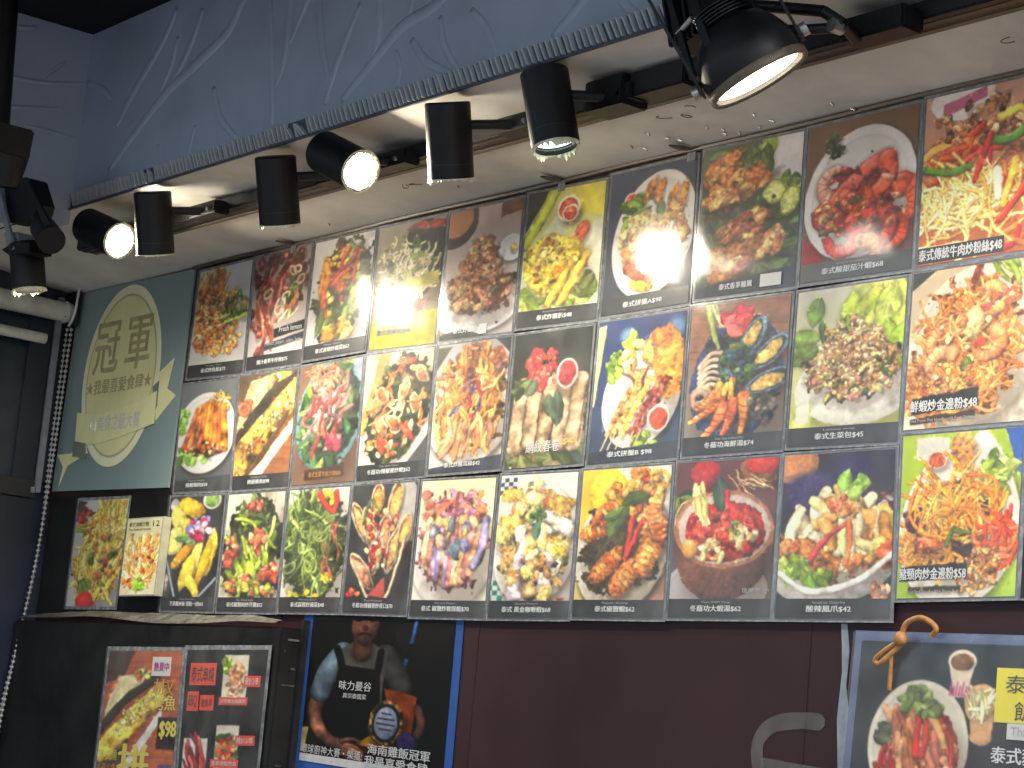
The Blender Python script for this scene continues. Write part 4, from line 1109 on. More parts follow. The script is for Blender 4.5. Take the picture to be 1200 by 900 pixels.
def p23(c):
    c.bg((44, 42, 42), (38, 38, 40))
    c.blob(0.88, 0.2, 0.12, 0.26, -10, (170, 168, 166), 0.05, 0.05, 0.3)
    for x, y, l, a in ((0.4, 0.12, 0.13, 95), (0.68, 0.14, 0.16, 100), (0.18, 0.3, 0.2, 60), (0.34, 0.36, 0.2, 70), (0.55, 0.42, 0.2, 95), (0.72, 0.5, 0.2, 105), (0.86, 0.38, 0.15, 100), (0.26, 0.68, 0.18, 50), (0.45, 0.55, 0.16, 100)):
        c.blob(x, y, l, 0.062, a, (214, 196, 160), 0.05, 0.1, 0.6, 0.2, 0.7); c.blob(x, y, l * 0.88, 0.046, a, (120, 66, 50), 0.1, 0.2, 0.3, 0, 0)
        c.blob(x + 0.01, y + 0.01, l * 0.72, 0.04, a, c.pick([(222, 160, 80), (232, 190, 110), (206, 130, 90)]), 0.25, 0.22, 0.7, 0.3, 0.2)
    c.chunks([(0.5, 0.32, 0.3, 0.12), (0.5, 0.55, 0.2, 0.1)], 44, [(190, 44, 40), (222, 200, 170), (160, 30, 44), (230, 170, 120)], (0.014, 0.028), (0.5, 1), 0.4, 0.2, (0, 90), 0.3)
    c.stroke([(0.22, 0.3), (0.3, 0.12), (0.5, 0.26)], 0.014, 0.01, (70, 110, 60), 0.4, 0.6, 0.2)
    c.poly([(0.38, 0.86), (0.62, 0.72), (0.66, 0.88)], (190, 70, 60)); c.stroke([(0.08, 0.6), (0.35, 0.86), (0.42, 0.9)], 0.012, 0.012, (214, 190, 150), 0.3); c.stroke([(0.9, 0.4), (0.75, 0.75), (0.66, 0.9)], 0.012, 0.012, (206, 186, 150), 0.3)
    c.chunks((0.12, 0.85, 0.1, 0.03), 8, [(206, 110, 80), (170, 40, 40)], (0.015, 0.03))
def p24(c):
    c.bg((236, 226, 176), (232, 230, 226))
    c.plate(0.5, 0.6, 0.32, 0.34, 6, (236, 232, 226), 0.9, 0.25)
    c.blob(0.5, 0.46, 0.28, 0.33, 4, (150, 90, 90), 0.2, 0.3, 0.3)
    c.chunks([(0.3, 0.18, 0.3, 0.12), (0.72, 0.2, 0.22, 0.12)], 40, [(206, 100, 90), (226, 150, 130), (222, 130, 80), (190, 110, 150)], (0.03, 0.05), (0.5, 0.9), 0.4, 0.25)
    for k in range(13):
        x = 0.12 + k * 0.063
        c.stroke([(x + 0.04, 0.3 + 0.03 * (k % 3)), (x + c.r.uniform(-0.04, 0.04), 0.55), (0.5 + (x - 0.5) * 0.78, 0.76 - 0.9 * (x - 0.5) ** 2)], 0.03, 0.036, c.pick([(226, 150, 116), (214, 130, 120), (232, 176, 120), (190, 140, 180), (226, 160, 90), (206, 120, 110), (160, 140, 190)]), 0.5, 0.7, 0.3, 0.25)  # purple strokes paint the sleeve's reflection into the ink
    c.chunks([(0.5, 0.40, 0.33, 0.13)], 18, [(232, 176, 100), (110, 130, 150), (130, 130, 176), (230, 190, 150)], (0.03, 0.055), (0.4, 0.9), 0.4, 0.2, (90, 40), 0.2)
    c.stroke([(0.52, 0.1), (0.5, 0.3), (0.42, 0.5)], 0.012, 0.008, (110, 80, 60), 0.3)
def p25(c):
    c.bg((226, 224, 214), (206, 206, 200))
    c.check(0.0, 0.22, 0.02, 0.14, (40, 50, 70), (226, 226, 230), 4); c.check(-0.05, 0.3, 0.74, 0.92, (40, 120, 110), (206, 224, 216), 5); c.check(0.6, 1.0, 0.86, 0.97, (196, 70, 60), (226, 200, 190), 5)
    c.plate(0.52, 0.5, 0.33, 0.42, 8, (234, 230, 222), 0.93, 0.3)
    c.blob(0.52, 0.46, 0.29, 0.37, 6, (206, 170, 100), 0.1, 0.3, 0.2)
    c.chunks([(0.25, 0.48, 0.2, 0.25), (0.52, 0.2, 0.36, 0.14), (0.8, 0.45, 0.14, 0.25)], 40, [(232, 190, 80), (226, 206, 130), (206, 150, 60), (240, 230, 200), (200, 110, 70)], (0.045, 0.085), (0.4, 0.9), 0.4, 0.25, (90, 50), 0.3)
    for p, cl in (([(0.5, 0.36), (0.35, 0.6), (0.3, 0.84)], (206, 186, 200)), ([(0.58, 0.38), (0.6, 0.65), (0.68, 0.82)], (236, 216, 130)), ([(0.45, 0.4), (0.5, 0.6), (0.5, 0.82)], (222, 170, 110)), ([(0.62, 0.3), (0.8, 0.35), (0.95, 0.4)], (240, 226, 210))):
        c.stroke(p, 0.04, 0.062, cl, 0.4, 0.55, 0.3, 0.3)
    c.chunks([(0.35, 0.65, 0.2, 0.2), (0.7, 0.7, 0.16, 0.14)], 14, [(236, 210, 110), (222, 206, 206), (240, 226, 160), (206, 150, 80)], (0.035, 0.07), (0.4, 0.9), 0.4, 0.3, (90, 50), 0.3, 0.25)
    c.herb(0.52, 0.3, 0.06, [(60, 120, 70), (90, 150, 90), (40, 90, 60)], 26); c.leaf(0.54, 0.4, 0.14, 0.034, 100, (60, 104, 84))
def p26(c):
    c.bg((240, 200, 40), (220, 200, 120))
    c.poly([(0.4, 0), (1, 0), (1, 0.4)], (222, 216, 206)); c.blob(0.9, 0.1, 0.06, 0.07, 0, (230, 170, 50), 0.05); c.ell(0.9, 0.1, 0.035, 0.045, 0, (250, 236, 190))
    c.poly([(0.5, 0.95), (1, 0.7), (1, 1), (0.5, 1)], (206, 150, 120))
    c.plate(0.5, 0.55, 0.33, 0.42, 14, (232, 226, 206), 0.95, 0.6)
    c.blob(0.5, 0.5, 0.28, 0.36, 12, (60, 50, 24), 0.2, 0.3, 0.2)
    c.blob(0.3, 0.16, 0.14, 0.14, 0, (236, 200, 40), 0.1, 0.15, 0.3)
    c.chunks([(0.6, 0.12, 0.34, 0.1), (0.78, 0.3, 0.2, 0.14)], 50, [(226, 130, 40), (238, 160, 60), (206, 90, 34), (244, 190, 90)], (0.03, 0.05), (0.4, 0.9), 0.4, 0.3, (60, 50), 0.25)
    for x, y, l, a in ((0.2, 0.42, 0.12, -15), (0.34, 0.66, 0.14, -50), (0.56, 0.74, 0.15, -55), (0.8, 0.58, 0.17, -70), (0.88, 0.38, 0.14, 70), (0.3, 0.3, 0.12, -30)):
        c.blob(x, y, l, l * 0.5, a, (220, 116, 44), 0.15, 0.3, 0.85, 0.2, 0.7)
        for t in np.linspace(-0.6, 0.7, 6):
            c.blob(x + math.cos(math.radians(a)) * l * t * c.h / c.w, y + math.sin(math.radians(a)) * l * t, l * 0.12, l * 0.36, a, c.pick([(234, 140, 60), (206, 96, 36), (240, 160, 80)]), 0.3, 0.25, 0.8, 0.2, 0.25)
    c.leaf(0.45, 0.36, 0.26, 0.06, -60, (56, 96, 40)); c.leaf(0.62, 0.22, 0.2, 0.05, 165, (44, 80, 36)); c.leaf(0.38, 0.3, 0.16, 0.04, 150, (66, 110, 50))
    c.stroke([(0.6, 0.34), (0.57, 0.5), (0.54, 0.62)], 0.022, 0.014, (206, 50, 30), 0.5, 0.7, 0.4); c.stroke([(0.72, 0.36), (0.62, 0.5), (0.55, 0.6)], 0.02, 0.012, (190, 36, 30), 0.5, 0.7, 0.4)
def p27(c):
    c.bg((90, 40, 40), (110, 104, 110))
    c.blob(0.3, 0.08, 0.1, 0.1, 0, (170, 30, 40), 0.1, 0.1, 0.6); c.blob(0.86, 0.06, 0.16, 0.1, 0, (150, 90, 50), 0.1, 0.2, 0.5); c.blob(0.86, 0.03, 0.13, 0.07, 0, (190, 44, 36), 0.1, 0.1, 0.6, 0.3)
    c.leaves((0.08, 0.3, 0.08, 0.1), 8, GREENS, (0.1, 0.2), 0.25); c.sticks((0.75, 0.15, 0.2, 0.05), 10, [(190, 150, 100)], 0.006, (0.1, 0.2), (20, 20))
    c.plate(0.45, 0.82, 0.36, 0.2, 0, (176, 172, 176), 0.9, 0.3)
    c.blob(0.5, 0.66, 0.30, 0.24, 0, (116, 66, 50), 0.02, 0.12, 0.7, 0.1)
    c.blob(0.5, 0.44, 0.345, 0.25, 4, (190, 120, 80), 0.01, 0.1, 0.3); c.blob(0.5, 0.44, 0.315, 0.225, 4, (206, 190, 176), 0.01, 0.05, 0.2, 0, 0); c.blob(0.51, 0.455, 0.275, 0.195, 4, (176, 40, 30), 0.05, 0.2, 0.3, 0, 0)
    c.chunks((0.5, 0.46, 0.36, 0.16), 70, [(200, 50, 36), (170, 34, 30), (214, 80, 50), (150, 30, 34)], (0.02, 0.045), (0.4, 0.9), 0.4, 0.2, (0, 90), 0.35, 0.2)
    c.chunks([(0.68, 0.46, 0.18, 0.1), (0.4, 0.58, 0.14, 0.06)], 20, [(236, 206, 140), (240, 226, 180), (226, 170, 100)], (0.03, 0.05), (0.4, 0.7), 0.3, 0.2, (30, 60), 0.3)
    c.sticks((0.3, 0.3, 0.05, 0.04), 4, [(226, 206, 120), (206, 180, 100)], 0.02, (0.22, 0.28), (68, 5)); c.leaf(0.45, 0.22, 0.24, 0.06, 80, (50, 76, 60)); c.stroke([(0.52, 0.2), (0.54, 0.32)], 0.02, 0.012, (190, 40, 40), 0.3)
    c.herb(0.62, 0.44, 0.05, [(110, 160, 70), (70, 120, 60)], 16); c.blob(0.18, 0.56, 0.05, 0.06, 0, (226, 150, 60), 0.1, 0.1, 0.6, 0.3)
    c.stroke([(-0.02, 0.5), (0.05, 0.3), (0.3, 0.2)], 0.006, 0.006, (226, 170, 130), 0, 0.2)
def p28(c):
    c.bg((40, 32, 56), (44, 38, 44))
    c.blob(0.1, 0.06, 0.16, 0.12, -10, (190, 120, 70), 0.05, 0.08, 0.4); c.blob(0.3, 0.25, 0.2, 0.14, 0, (56, 44, 96), 0.1, 0.1, 0.2, 0, 0, 0.05 * c.h); c.blob(0.62, 0.12, 0.12, 0.1, 0, (40, 34, 80), 0.1, 0.1, 0.2, 0, 0, 0.05 * c.h)
    c.blob(0.5, 0.66, 0.42, 0.26, -12, (206, 198, 190), 0.01, 0.03, 0.5, 0, 0.3); c.poly([(0.1, 0.84), (1, 0.7), (1, 0.95), (0.1, 0.95)], (96, 70, 54), 0.1, 0.0)
    c.blob(0.48, 0.56, 0.36, 0.2, -6, (190, 110, 50), 0.2, 0.3, 0.3)
    c.chunks((0.95, 0.36, 0.08, 0.14), 26, [(60, 26, 30), (120, 40, 36), (36, 20, 26), (220, 200, 190)], (0.015, 0.03), (0.5, 1), 0.4, 0.3)
    c.sticks([(0.5, 0.52, 0.42, 0.14), (0.55, 0.42, 0.25, 0.12)], 34, [(240, 212, 130), (232, 188, 96), (244, 226, 176), (222, 150, 66)], 0.045, (0.16, 0.32), (100, 35), 0.25, 0.35)
    c.chunks([(0.15, 0.5, 0.16, 0.1), (0.55, 0.32, 0.14, 0.06), (0.8, 0.62, 0.16, 0.06)], 16, [(240, 200, 104), (240, 220, 160), (226, 130, 60), (222, 100, 50)], (0.035, 0.065), (0.5, 0.9), 0.4, 0.25, (0, 90), 0.3)
    c.stroke([(0.28, 0.66), (0.42, 0.52), (0.6, 0.44)], 0.022, 0.014, (196, 60, 60), 0.4, 0.6, 0.3); c.stroke([(0.62, 0.42), (0.64, 0.55), (0.6, 0.68)], 0.02, 0.014, (226, 110, 50), 0.4, 0.6, 0.3)
    c.leaves([(0.16, 0.72, 0.18, 0.06), (0.36, 0.76, 0.1, 0.03)], 22, LETT, (0.08, 0.14), 0.3); c.leaf(0.58, 0.18, 0.14, 0.05, 100, (110, 190, 80)); c.blob(0.72, 0.2, 0.07, 0.05, -20, (100, 180, 70), 0.4, 0.2); c.leaf(0.66, 0.24, 0.12, 0.04, 150, (130, 200, 90))
    c.stroke([(0.0, 0.72), (0.3, 0.84), (0.7, 0.78), (1.0, 0.62)], 0.018, 0.02, (232, 226, 220), 0.3, 0.3); c.chunks((0.92, 0.84, 0.1, 0.06), 8, [(200, 140, 100), (170, 110, 80)], (0.02, 0.04))
def p29(c):
    c.bg((150, 210, 50), (130, 200, 70))
    c.poly([(0.12, 0.02), (0.4, 0.02), (0.4, 0.16), (0.12, 0.16)], (226, 222, 206)); c.poly([(0.86, 0), (1, 0), (1, 0.3)], (40, 90, 190)); c.blob(0.74, 0.2, 0.1, 0.2, -20, (230, 232, 216), 0.05, 0.02, 0.1, 0, 0)
    c.plate(0.50, 0.58, 0.385, 0.50, 8, (232, 228, 214), 0.95, 0.3)
    c.blob(0.52, 0.1, 0.075, 0.12, 2, (222, 140, 70), 0.1, 0.3, 0.5); c.cup(0.3, 0.16, 0.07, (206, 84, 50), 0.8, (230, 200, 180))
    c.leaves((0.8, 0.28, 0.14, 0.12), 26, LETT, (0.08, 0.16), 0.3)
    c.blob(0.45, 0.56, 0.27, 0.26, 0, (120, 60, 30), 0.2, 0.4, 0.2); c.blob(0.5, 0.74, 0.16, 0.05, 0, (60, 40, 40), 0.2, 0.2, 0.2)
    c.noodles([(0.28, 0.72, 0.26, 0.1), (0.14, 0.7, 0.12, 0.14)], 40, [(240, 160, 60), (226, 140, 50)], 0.013, 0.25, 1.2, (20, 40))
    c.blob(0.3, 0.62, 0.13, 0.1, -20, (190, 96, 44), 0.2, 0.3, 0.7, 0.2); c.chunks((0.16, 0.52, 0.08, 0.1), 16, [(110, 50, 60), (80, 40, 40)], (0.02, 0.04))
    c.sticks([(0.45, 0.38, 0.34, 0.18), (0.55, 0.5, 0.26, 0.16)], 110, [(246, 160, 40), (238, 136, 30), (250, 186, 80), (226, 116, 30)], 0.012, (0.14, 0.3), (70, 45), 0.4, 0.3)
    c.noodles([(0.84, 0.68, 0.14, 0.14)], 34, [(226, 80, 36), (206, 60, 30), (236, 110, 60)], 0.014, 0.2, 1.2)
    c.stroke([(0.46, 0.58), (0.42, 0.68)], 0.014, 0.012, (70, 120, 50), 0.4); c.stroke([(0.48, 0.6), (0.6, 0.61)], 0.014, 0.012, (80, 130, 56), 0.4)
    c.chunks([(0.66, 0.86, 0.2, 0.12), (0.75, 0.78, 0.12, 0.08)], 150, [(226, 160, 84), (196, 120, 56), (240, 190, 120), (160, 90, 44)], (0.010, 0.02), (0.5, 1), 0.4, 0.25)
    c.poly([(0.03, 0.81), (0.6, 0.79), (0.6, 0.875), (0.03, 0.9)], (34, 30, 24)); c.poly([(0.1, 0.935), (0.55, 0.925), (0.55, 0.96), (0.1, 0.97)], (60, 50, 36))
def pA(c):
    c.bg((206, 204, 200), (200, 200, 202))
    c.poly([(0, 0), (0.2, 0.02), (0, 0.1)], (50, 50, 44)); c.chunks((0.14, 0.14, 0.16, 0.05), 14, REDS + [(120, 30, 30)], (0.03, 0.045), (0.5, 1)); c.sticks((0.16, 0.27, 0.16, 0.03), 6, [(90, 170, 60), (140, 200, 100)], 0.02, (0.15, 0.22), (0, 6), 0.05)
    c.blob(0.62, 0.5, 0.26, 0.44, 8, (170, 120, 40), 0.15, 0.4, 0.3)
    c.noodles([(0.62, 0.45, 0.38, 0.44), (0.5, 0.65, 0.4, 0.25), (0.75, 0.2, 0.25, 0.2)], 190, [(240, 206, 80), (232, 186, 60), (250, 224, 120), (206, 150, 50)], 0.014, 0.34, 0.6, (100, 30), 0.3)
    c.chunks((0.65, 0.55, 0.25, 0.25), 24, [(222, 130, 50), (190, 90, 40), (70, 110, 50)], (0.02, 0.04), (0.5, 1)); c.leaves((0.3, 0.82, 0.1, 0.04), 6, GREENS, (0.1, 0.14), 0.3)
    c.blob(0.36, 0.95, 0.1, 0.09, 0, (206, 40, 34), 0.05, 0.05, 0.6, 0.3)
def pB(c):
    c.bg((206, 204, 160), (206, 202, 176))
    c.noodles([(0.5, 0.55, 0.4, 0.3)], 110, [(240, 214, 130), (226, 180, 90), (250, 236, 190), (230, 150, 80)], 0.016, 0.4, 0.5, (100, 25), 0.3)
    c.chunks([(0.6, 0.5, 0.25, 0.2), (0.2, 0.85, 0.14, 0.06)], 22, [(206, 90, 50), (226, 130, 60), (190, 70, 40)], (0.02, 0.04)); c.leaves((0.5, 0.88, 0.16, 0.06), 10, [(120, 206, 70), (90, 180, 60)], (0.1, 0.16), 0.3)
    c.poly([(0, 0), (1, 0), (1, 0.2), (0, 0.2)], (206, 206, 158), 0.03, 0.95)
def pP1(c):
    c.wood([(0, 0), (1, 0), (1, 1), (0, 1)], (172, 84, 52), 3, 50)
    c.wood([(0, 0), (0.5, 0), (0.65, 0.12), (0.25, 0.2), (0, 0.6)], (66, 50, 42), 20, 30); c.poly([(0, 0.66), (0.5, 0.8), (0.6, 1), (0, 1)], (84, 60, 44))
    c.poly([(0.04, 0.45), (0.2, 0.2), (0.72, 0.14), (0.6, 0.26), (0.3, 0.4), (0.05, 0.6)], (226, 214, 160), 0.08); c.chunks((0.5, 0.17, 0.2, 0.03), 9, [(190, 60, 40), (70, 120, 50), (236, 200, 120)], (0.02, 0.03))
    c.poly([(0.3, 0.9), (0.8, 0.42), (0.8, 0.52), (0.4, 0.92)], (220, 220, 216)); c.stroke([(0, 0.6), (0.3, 0.38), (0.7, 0.2)], 0.035, 0.03, (50, 44, 34), 0.3)
    c.stroke([(0.1, 0.76), (0.4, 0.54), (0.78, 0.3)], 0.095, 0.07, (226, 180, 56), 0.5, 0.5, 0.1, 0.3)
    for t in np.linspace(0, 1, 70):
        c.blob(0.2 + 0.5 * t + c.r.gauss(0, 0.06), 0.64 - 0.32 * t + c.r.gauss(0, 0.03), c.r.uniform(0.010, 0.018), 0.009, c.r.uniform(0, 180), c.pick([(236, 232, 200), (120, 160, 60), (230, 206, 90)]), 0.3, 0.2, 0.5, 0, 0.3)
    c.poly([(0.76, 0.5), (1, 0.5), (1, 0.74), (0.76, 0.74)], (34, 28, 26))
def pP2(c):
    c.bg((20, 20, 20), (18, 18, 18))
    def pic(x0, y0, x1, y1, fn, col):
        c.poly([(x0, y0), (x1, y0), (x1, y1), (x0, y1)], col, 0.05); fn((x0 + x1) / 2, (y0 + y1) / 2, (x1 - x0) / 2, (y1 - y0) / 2)
    pic(0.48, 0.04, 0.78, 0.40, lambda x, y, a, b: (c.leaves((x - a * 0.5, y - b * 0.5, a * 0.5, b * 0.4), 8, LETT, (0.05, 0.1), 0.3), c.chunks((x + 0.02, y + 0.02, a * 0.7, b * 0.8), 44, [(196, 130, 90), (220, 170, 130), (150, 90, 60)], (0.014, 0.026))), (206, 200, 180))
    pic(0.05, 0.66, 0.36, 1.0, lambda x, y, a, b: c.sticks((x, y, a * 0.7, b * 0.7), 16, [(170, 50, 50), (200, 90, 80), (140, 40, 44)], 0.018, (0.15, 0.22), (75, 8)), (216, 210, 206))
    pic(0.46, 0.56, 0.74, 0.92, lambda x, y, a, b: (c.leaves((x, y - b * 0.1, a * 0.8, b * 0.8), 12, GREENS, (0.06, 0.12), 0.3), c.chunks((x, y + 0.02, a * 0.75, b * 0.6), 36, ORNG + REDS, (0.014, 0.03)), c.sticks((x, y + b * 0.7, a * 0.5, b * 0.1), 4, [(226, 180, 110)], 0.008, (0.1, 0.16), (80, 8))), (206, 200, 190))
def pman(c):
    c.bg((30, 30, 32), (28, 30, 28))
    c.ell(0.79, 0.06, 0.2, 0.19, 0, (66, 62, 52), 3); c.stroke([(0.55, 0.2), (0.72, 0.3), (0.96, 0.2)], 0.05, 0.04, (48, 48, 50), 0.2, 0.3)
    c.poly([(0.0, 0.5), (0.1, 0.52), (0.16, 0.9), (0, 1)], (66, 74, 50), 0.1); c.poly([(-0.02, 0.79), (0.05, 0.78), (0.03, 0.96), (-0.02, 0.97)], (196, 190, 140))
    c.stroke([(0.745, -0.02), (0.72, 0.15), (0.68, 0.32)], 0.013, 0.015, (84, 124, 176), 0, 0.2); c.stroke([(0.72, 0.17), (0.70, 0.24)], 0.016, 0.016, (36, 40, 46), 0, 0.2, 0, 0, False)
    SK = (150, 116, 98)
    c.stroke([(0.1, 0.55), (0.085, 0.7), (0.18, 0.84), (0.36, 0.90)], 0.062, 0.042, SK, 0.4, 0.5)
    c.stroke([(0.25, 0.24), (0.15, 0.38), (0.11, 0.52)], 0.082, 0.08, (126, 142, 156), 0.3, 0.4, 0, 0.06)
    c.stroke([(0.55, 0.25), (0.63, 0.36), (0.68, 0.45)], 0.085, 0.078, (104, 104, 104), 0.3, 0.4, 0, 0.06)
    c.poly([(0.22, 0.22), (0.31, 0.16), (0.46, 0.16), (0.56, 0.22), (0.55, 0.6), (0.2, 0.62)], (128, 128, 126), 0.05)
    c.stroke([(0.385, 0.1), (0.385, 0.22)], 0.07, 0.075, (132, 98, 82), 0.2, 0.4, 0, 0.05, False)
    c.blob(0.39, 0.03, 0.105, 0.15, 0, (146, 110, 94), 0.03, 0.06, 0.6, 0, 0)
    c.stroke([(0.345, 0.105), (0.39, 0.096), (0.435, 0.105)], 0.009, 0.009, (80, 46, 42), 0, 0.2); c.blob(0.392, 0.055, 0.022, 0.018, 0, (122, 84, 70), 0, 0, 0.4, 0, 0.3); c.blob(0.34, 0.005, 0.022, 0.008, 0, (50, 36, 30), 0, 0, 0, 0, 0); c.blob(0.44, 0.005, 0.022, 0.008, 0, (50, 36, 30), 0, 0, 0, 0, 0)
    c.poly([(0.23, 0.32), (0.52, 0.345), (0.545, 0.6), (0.5, 0.83), (0.23, 0.82), (0.19, 0.64)], (28, 30, 38), 0.05); c.stroke([(0.205, 0.21), (0.235, 0.28), (0.255, 0.35)], 0.026, 0.026, (28, 30, 36), 0.2, 0.2); c.stroke([(0.52, 0.22), (0.505, 0.36)], 0.024, 0.024, (28, 30, 36), 0.2, 0.2, 0, 0, False)
    c.poly([(0.56, 0.46), (0.79, 0.5), (0.77, 0.78), (0.66, 0.79)], (176, 106, 50), 0.06); c.stroke([(0.80, 0.58), (0.83, 0.68), (0.81, 0.75)], 0.03, 0.03, (126, 94, 80), 0.2, 0.4)
    c.poly([(0.36, 0.86), (0.70, 0.89), (0.68, 0.96), (0.40, 0.94)], (100, 42, 34), 0.06); c.poly([(0.40, 0.86), (0.49, 0.79), (0.70, 0.86), (0.70, 0.895)], (190, 156, 46), 0.06)
    c.blob(0.594, 0.695, 0.125, 0.155, 4, (146, 126, 80), 0.05, 0.35, 0.5, 0, 0.5); c.blob(0.594, 0.695, 0.10, 0.13, 4, (66, 70, 76), 0.02, 0.1, 0.2, 0, 0); c.blob(0.594, 0.695, 0.085, 0.11, 4, (150, 160, 180), 0.02, 0.06, 0.3, 0, 0)
    for k, w_ in enumerate((0.03, 0.055, 0.06, 0.04)):
        c.stroke([(0.594 - w_, 0.63 + k * 0.035), (0.594 + w_, 0.635 + k * 0.035)], 0.005, 0.005, (96, 100, 116), 0, 0, 0, 0, False)
    for k in range(4):
        c.stroke([(0.31, 0.87 + k * 0.022), (0.39, 0.88 + k * 0.024), (0.45, 0.91 + k * 0.018)], 0.018, 0.013, SK, 0.4, 0.5)
    c.stroke([(0.3, 0.85), (0.37, 0.83), (0.42, 0.84)], 0.02, 0.014, SK, 0.3, 0.5)
    c.blob(0.75, 0.82, 0.075, 0.075, 10, (84, 76, 130), 0.15, 0.1, 0.5)
def pboard(c):
    c.bg((30, 34, 42), (32, 34, 40), 0.06)
    c.plate(0.30, 0.50, 0.275, 0.315, 4, (226, 218, 196), 0.9, 0.3)
    c.blob(0.31, 0.55, 0.215, 0.25, 4, (130, 40, 20), 0.05, 0.25, 0.2)
    c.chunks([(0.30, 0.56, 0.15, 0.2)], 80, [(170, 90, 56), (196, 116, 74), (130, 62, 40), (206, 140, 100), (150, 50, 34)], (0.03, 0.055), (0.4, 0.8), 0.35, 0.3, (70, 40), 0.35)
    c.sticks([(0.30, 0.5, 0.12, 0.14)], 16, [(180, 96, 62), (206, 130, 84)], 0.024, (0.15, 0.3), (80, 20), 0.2, 0.3)
    c.sticks([(0.44, 0.45, 0.02, 0.1), (0.16, 0.62, 0.02, 0.08)], 8, REDS, 0.014, (0.12, 0.2), (80, 20), 0.2, 0.4)
    c.stroke([(0.305, 0.36), (0.295, 0.48), (0.30, 0.55)], 0.016, 0.022, (200, 40, 30), 0.4, 0.6, 0.4); c.stroke([(0.335, 0.36), (0.34, 0.46), (0.325, 0.55)], 0.014, 0.02, (206, 50, 34), 0.4, 0.6, 0.4); c.stroke([(0.36, 0.36), (0.40, 0.43), (0.42, 0.50)], 0.022, 0.018, (222, 160, 90), 0.4, 0.6, 0.3)
    c.leaves([(0.28, 0.28, 0.07, 0.045), (0.34, 0.31, 0.05, 0.045)], 34, [(84, 120, 64), (110, 150, 80), (60, 92, 50)], (0.05, 0.09), 0.34); c.leaves((0.14, 0.45, 0.02, 0.04), 5, [(50, 70, 46)], (0.08, 0.1), 0.34)
    c.poly([(0.415, 0.08), (0.535, 0.08), (0.50, 0.26), (0.445, 0.26)], (226, 204, 178), 0.03)
    for k in range(7):
        c.stroke([(0.43 + k * 0.013, 0.25), (0.432 + k * 0.014, 0.185 + 0.02 * (k % 2))], 0.006, 0.003, (190, 70, 120), 0, 0.2, 0, 0, False)
    c.blob(0.475, 0.085, 0.076, 0.056, 0, (240, 222, 196), 0, 0.02, 0.2, 0, 0); c.blob(0.475, 0.09, 0.062, 0.043, 0, (110, 70, 40), 0, 0.1, 0.3, 0.2, 0)
    c.poly([(0.505, 0.27), (0.64, 0.27), (0.62, 0.46), (0.54, 0.46)], (214, 158, 104), 0.04); c.blob(0.575, 0.445, 0.06, 0.035, 0, (214, 158, 104), 0, 0.03, 0.2, 0, 0); c.blob(0.57, 0.285, 0.093, 0.098, 6, (226, 172, 118), 0, 0.03, 0.25, 0, 0); c.blob(0.57, 0.29, 0.08, 0.08, 6, (190, 150, 90), 0, 0.15, 0.3, 0, 0)
    c.sticks((0.57, 0.29, 0.04, 0.05), 14, [(226, 214, 170), (206, 190, 130)], 0.011, (0.09, 0.15), (0, 90), 0.1, 0.3)
    c.poly([(0.61, 0.51), (1, 0.53), (1, 0.66), (0.605, 0.62)], (40, 44, 50), 0.05)
    c.plate(0.82, 0.8, 0.12, 0.14, 4, (226, 218, 196)); c.chunks((0.82, 0.8, 0.07, 0.08), 30, [(206, 150, 90), (170, 90, 56)], (0.02, 0.04))

def print_mesh(name, fn, q, u0, u1, v0, v1, nx, ny, dy, parent, seed, **kw):
    """a flat sheet whose vertices carry the ink colours"""
    c = Cv(nx, ny, seed)
    fn(c)
    a = c.done(**kw) / 255.0
    lin = np.where(a <= 0.04045, a / 12.92, ((a + 0.055) / 1.055) ** 2.4)
    U, V = np.meshgrid(np.linspace(u0, u1, nx), np.linspace(v0, v1, ny))
    A, B, Cc, D = q.c
    px = ((A[0] * (1 - U) + B[0] * U) * (1 - V) + (D[0] * (1 - U) + Cc[0] * U) * V)
    pz = ((A[1] * (1 - U) + B[1] * U) * (1 - V) + (D[1] * (1 - U) + Cc[1] * U) * V)
    o = parent.location
    co = np.stack([px - o.x, np.full_like(px, q.y - dy - o.y), pz - o.z], -1).astype(np.float32)
    me = bpy.data.meshes.new(name)
    nv = nx * ny
    me.vertices.add(nv)
    me.vertices.foreach_set("co", co.ravel())
    idx = np.arange(nv).reshape(ny, nx)
    qd = np.stack([idx[:-1, :-1], idx[1:, :-1], idx[1:, 1:], idx[:-1, 1:]], -1).reshape(-1, 4)
    me.loops.add(qd.size)
    me.loops.foreach_set("vertex_index", qd.ravel().astype(np.int32))
    me.polygons.add(len(qd))
    me.polygons.foreach_set("loop_start", np.arange(0, qd.size, 4, dtype=np.int32))
    me.update(calc_edges=True)
    at = me.attributes.new("ink", 'FLOAT_COLOR', 'POINT')
    rgba = np.ones((nv, 4), np.float32)
    rgba[:, :3] = lin.reshape(-1, 3)
    at.data.foreach_set("color", rgba.ravel())
    me.materials.append(M['ink'])
    return link(bpy.data.objects.new(name, me), parent)

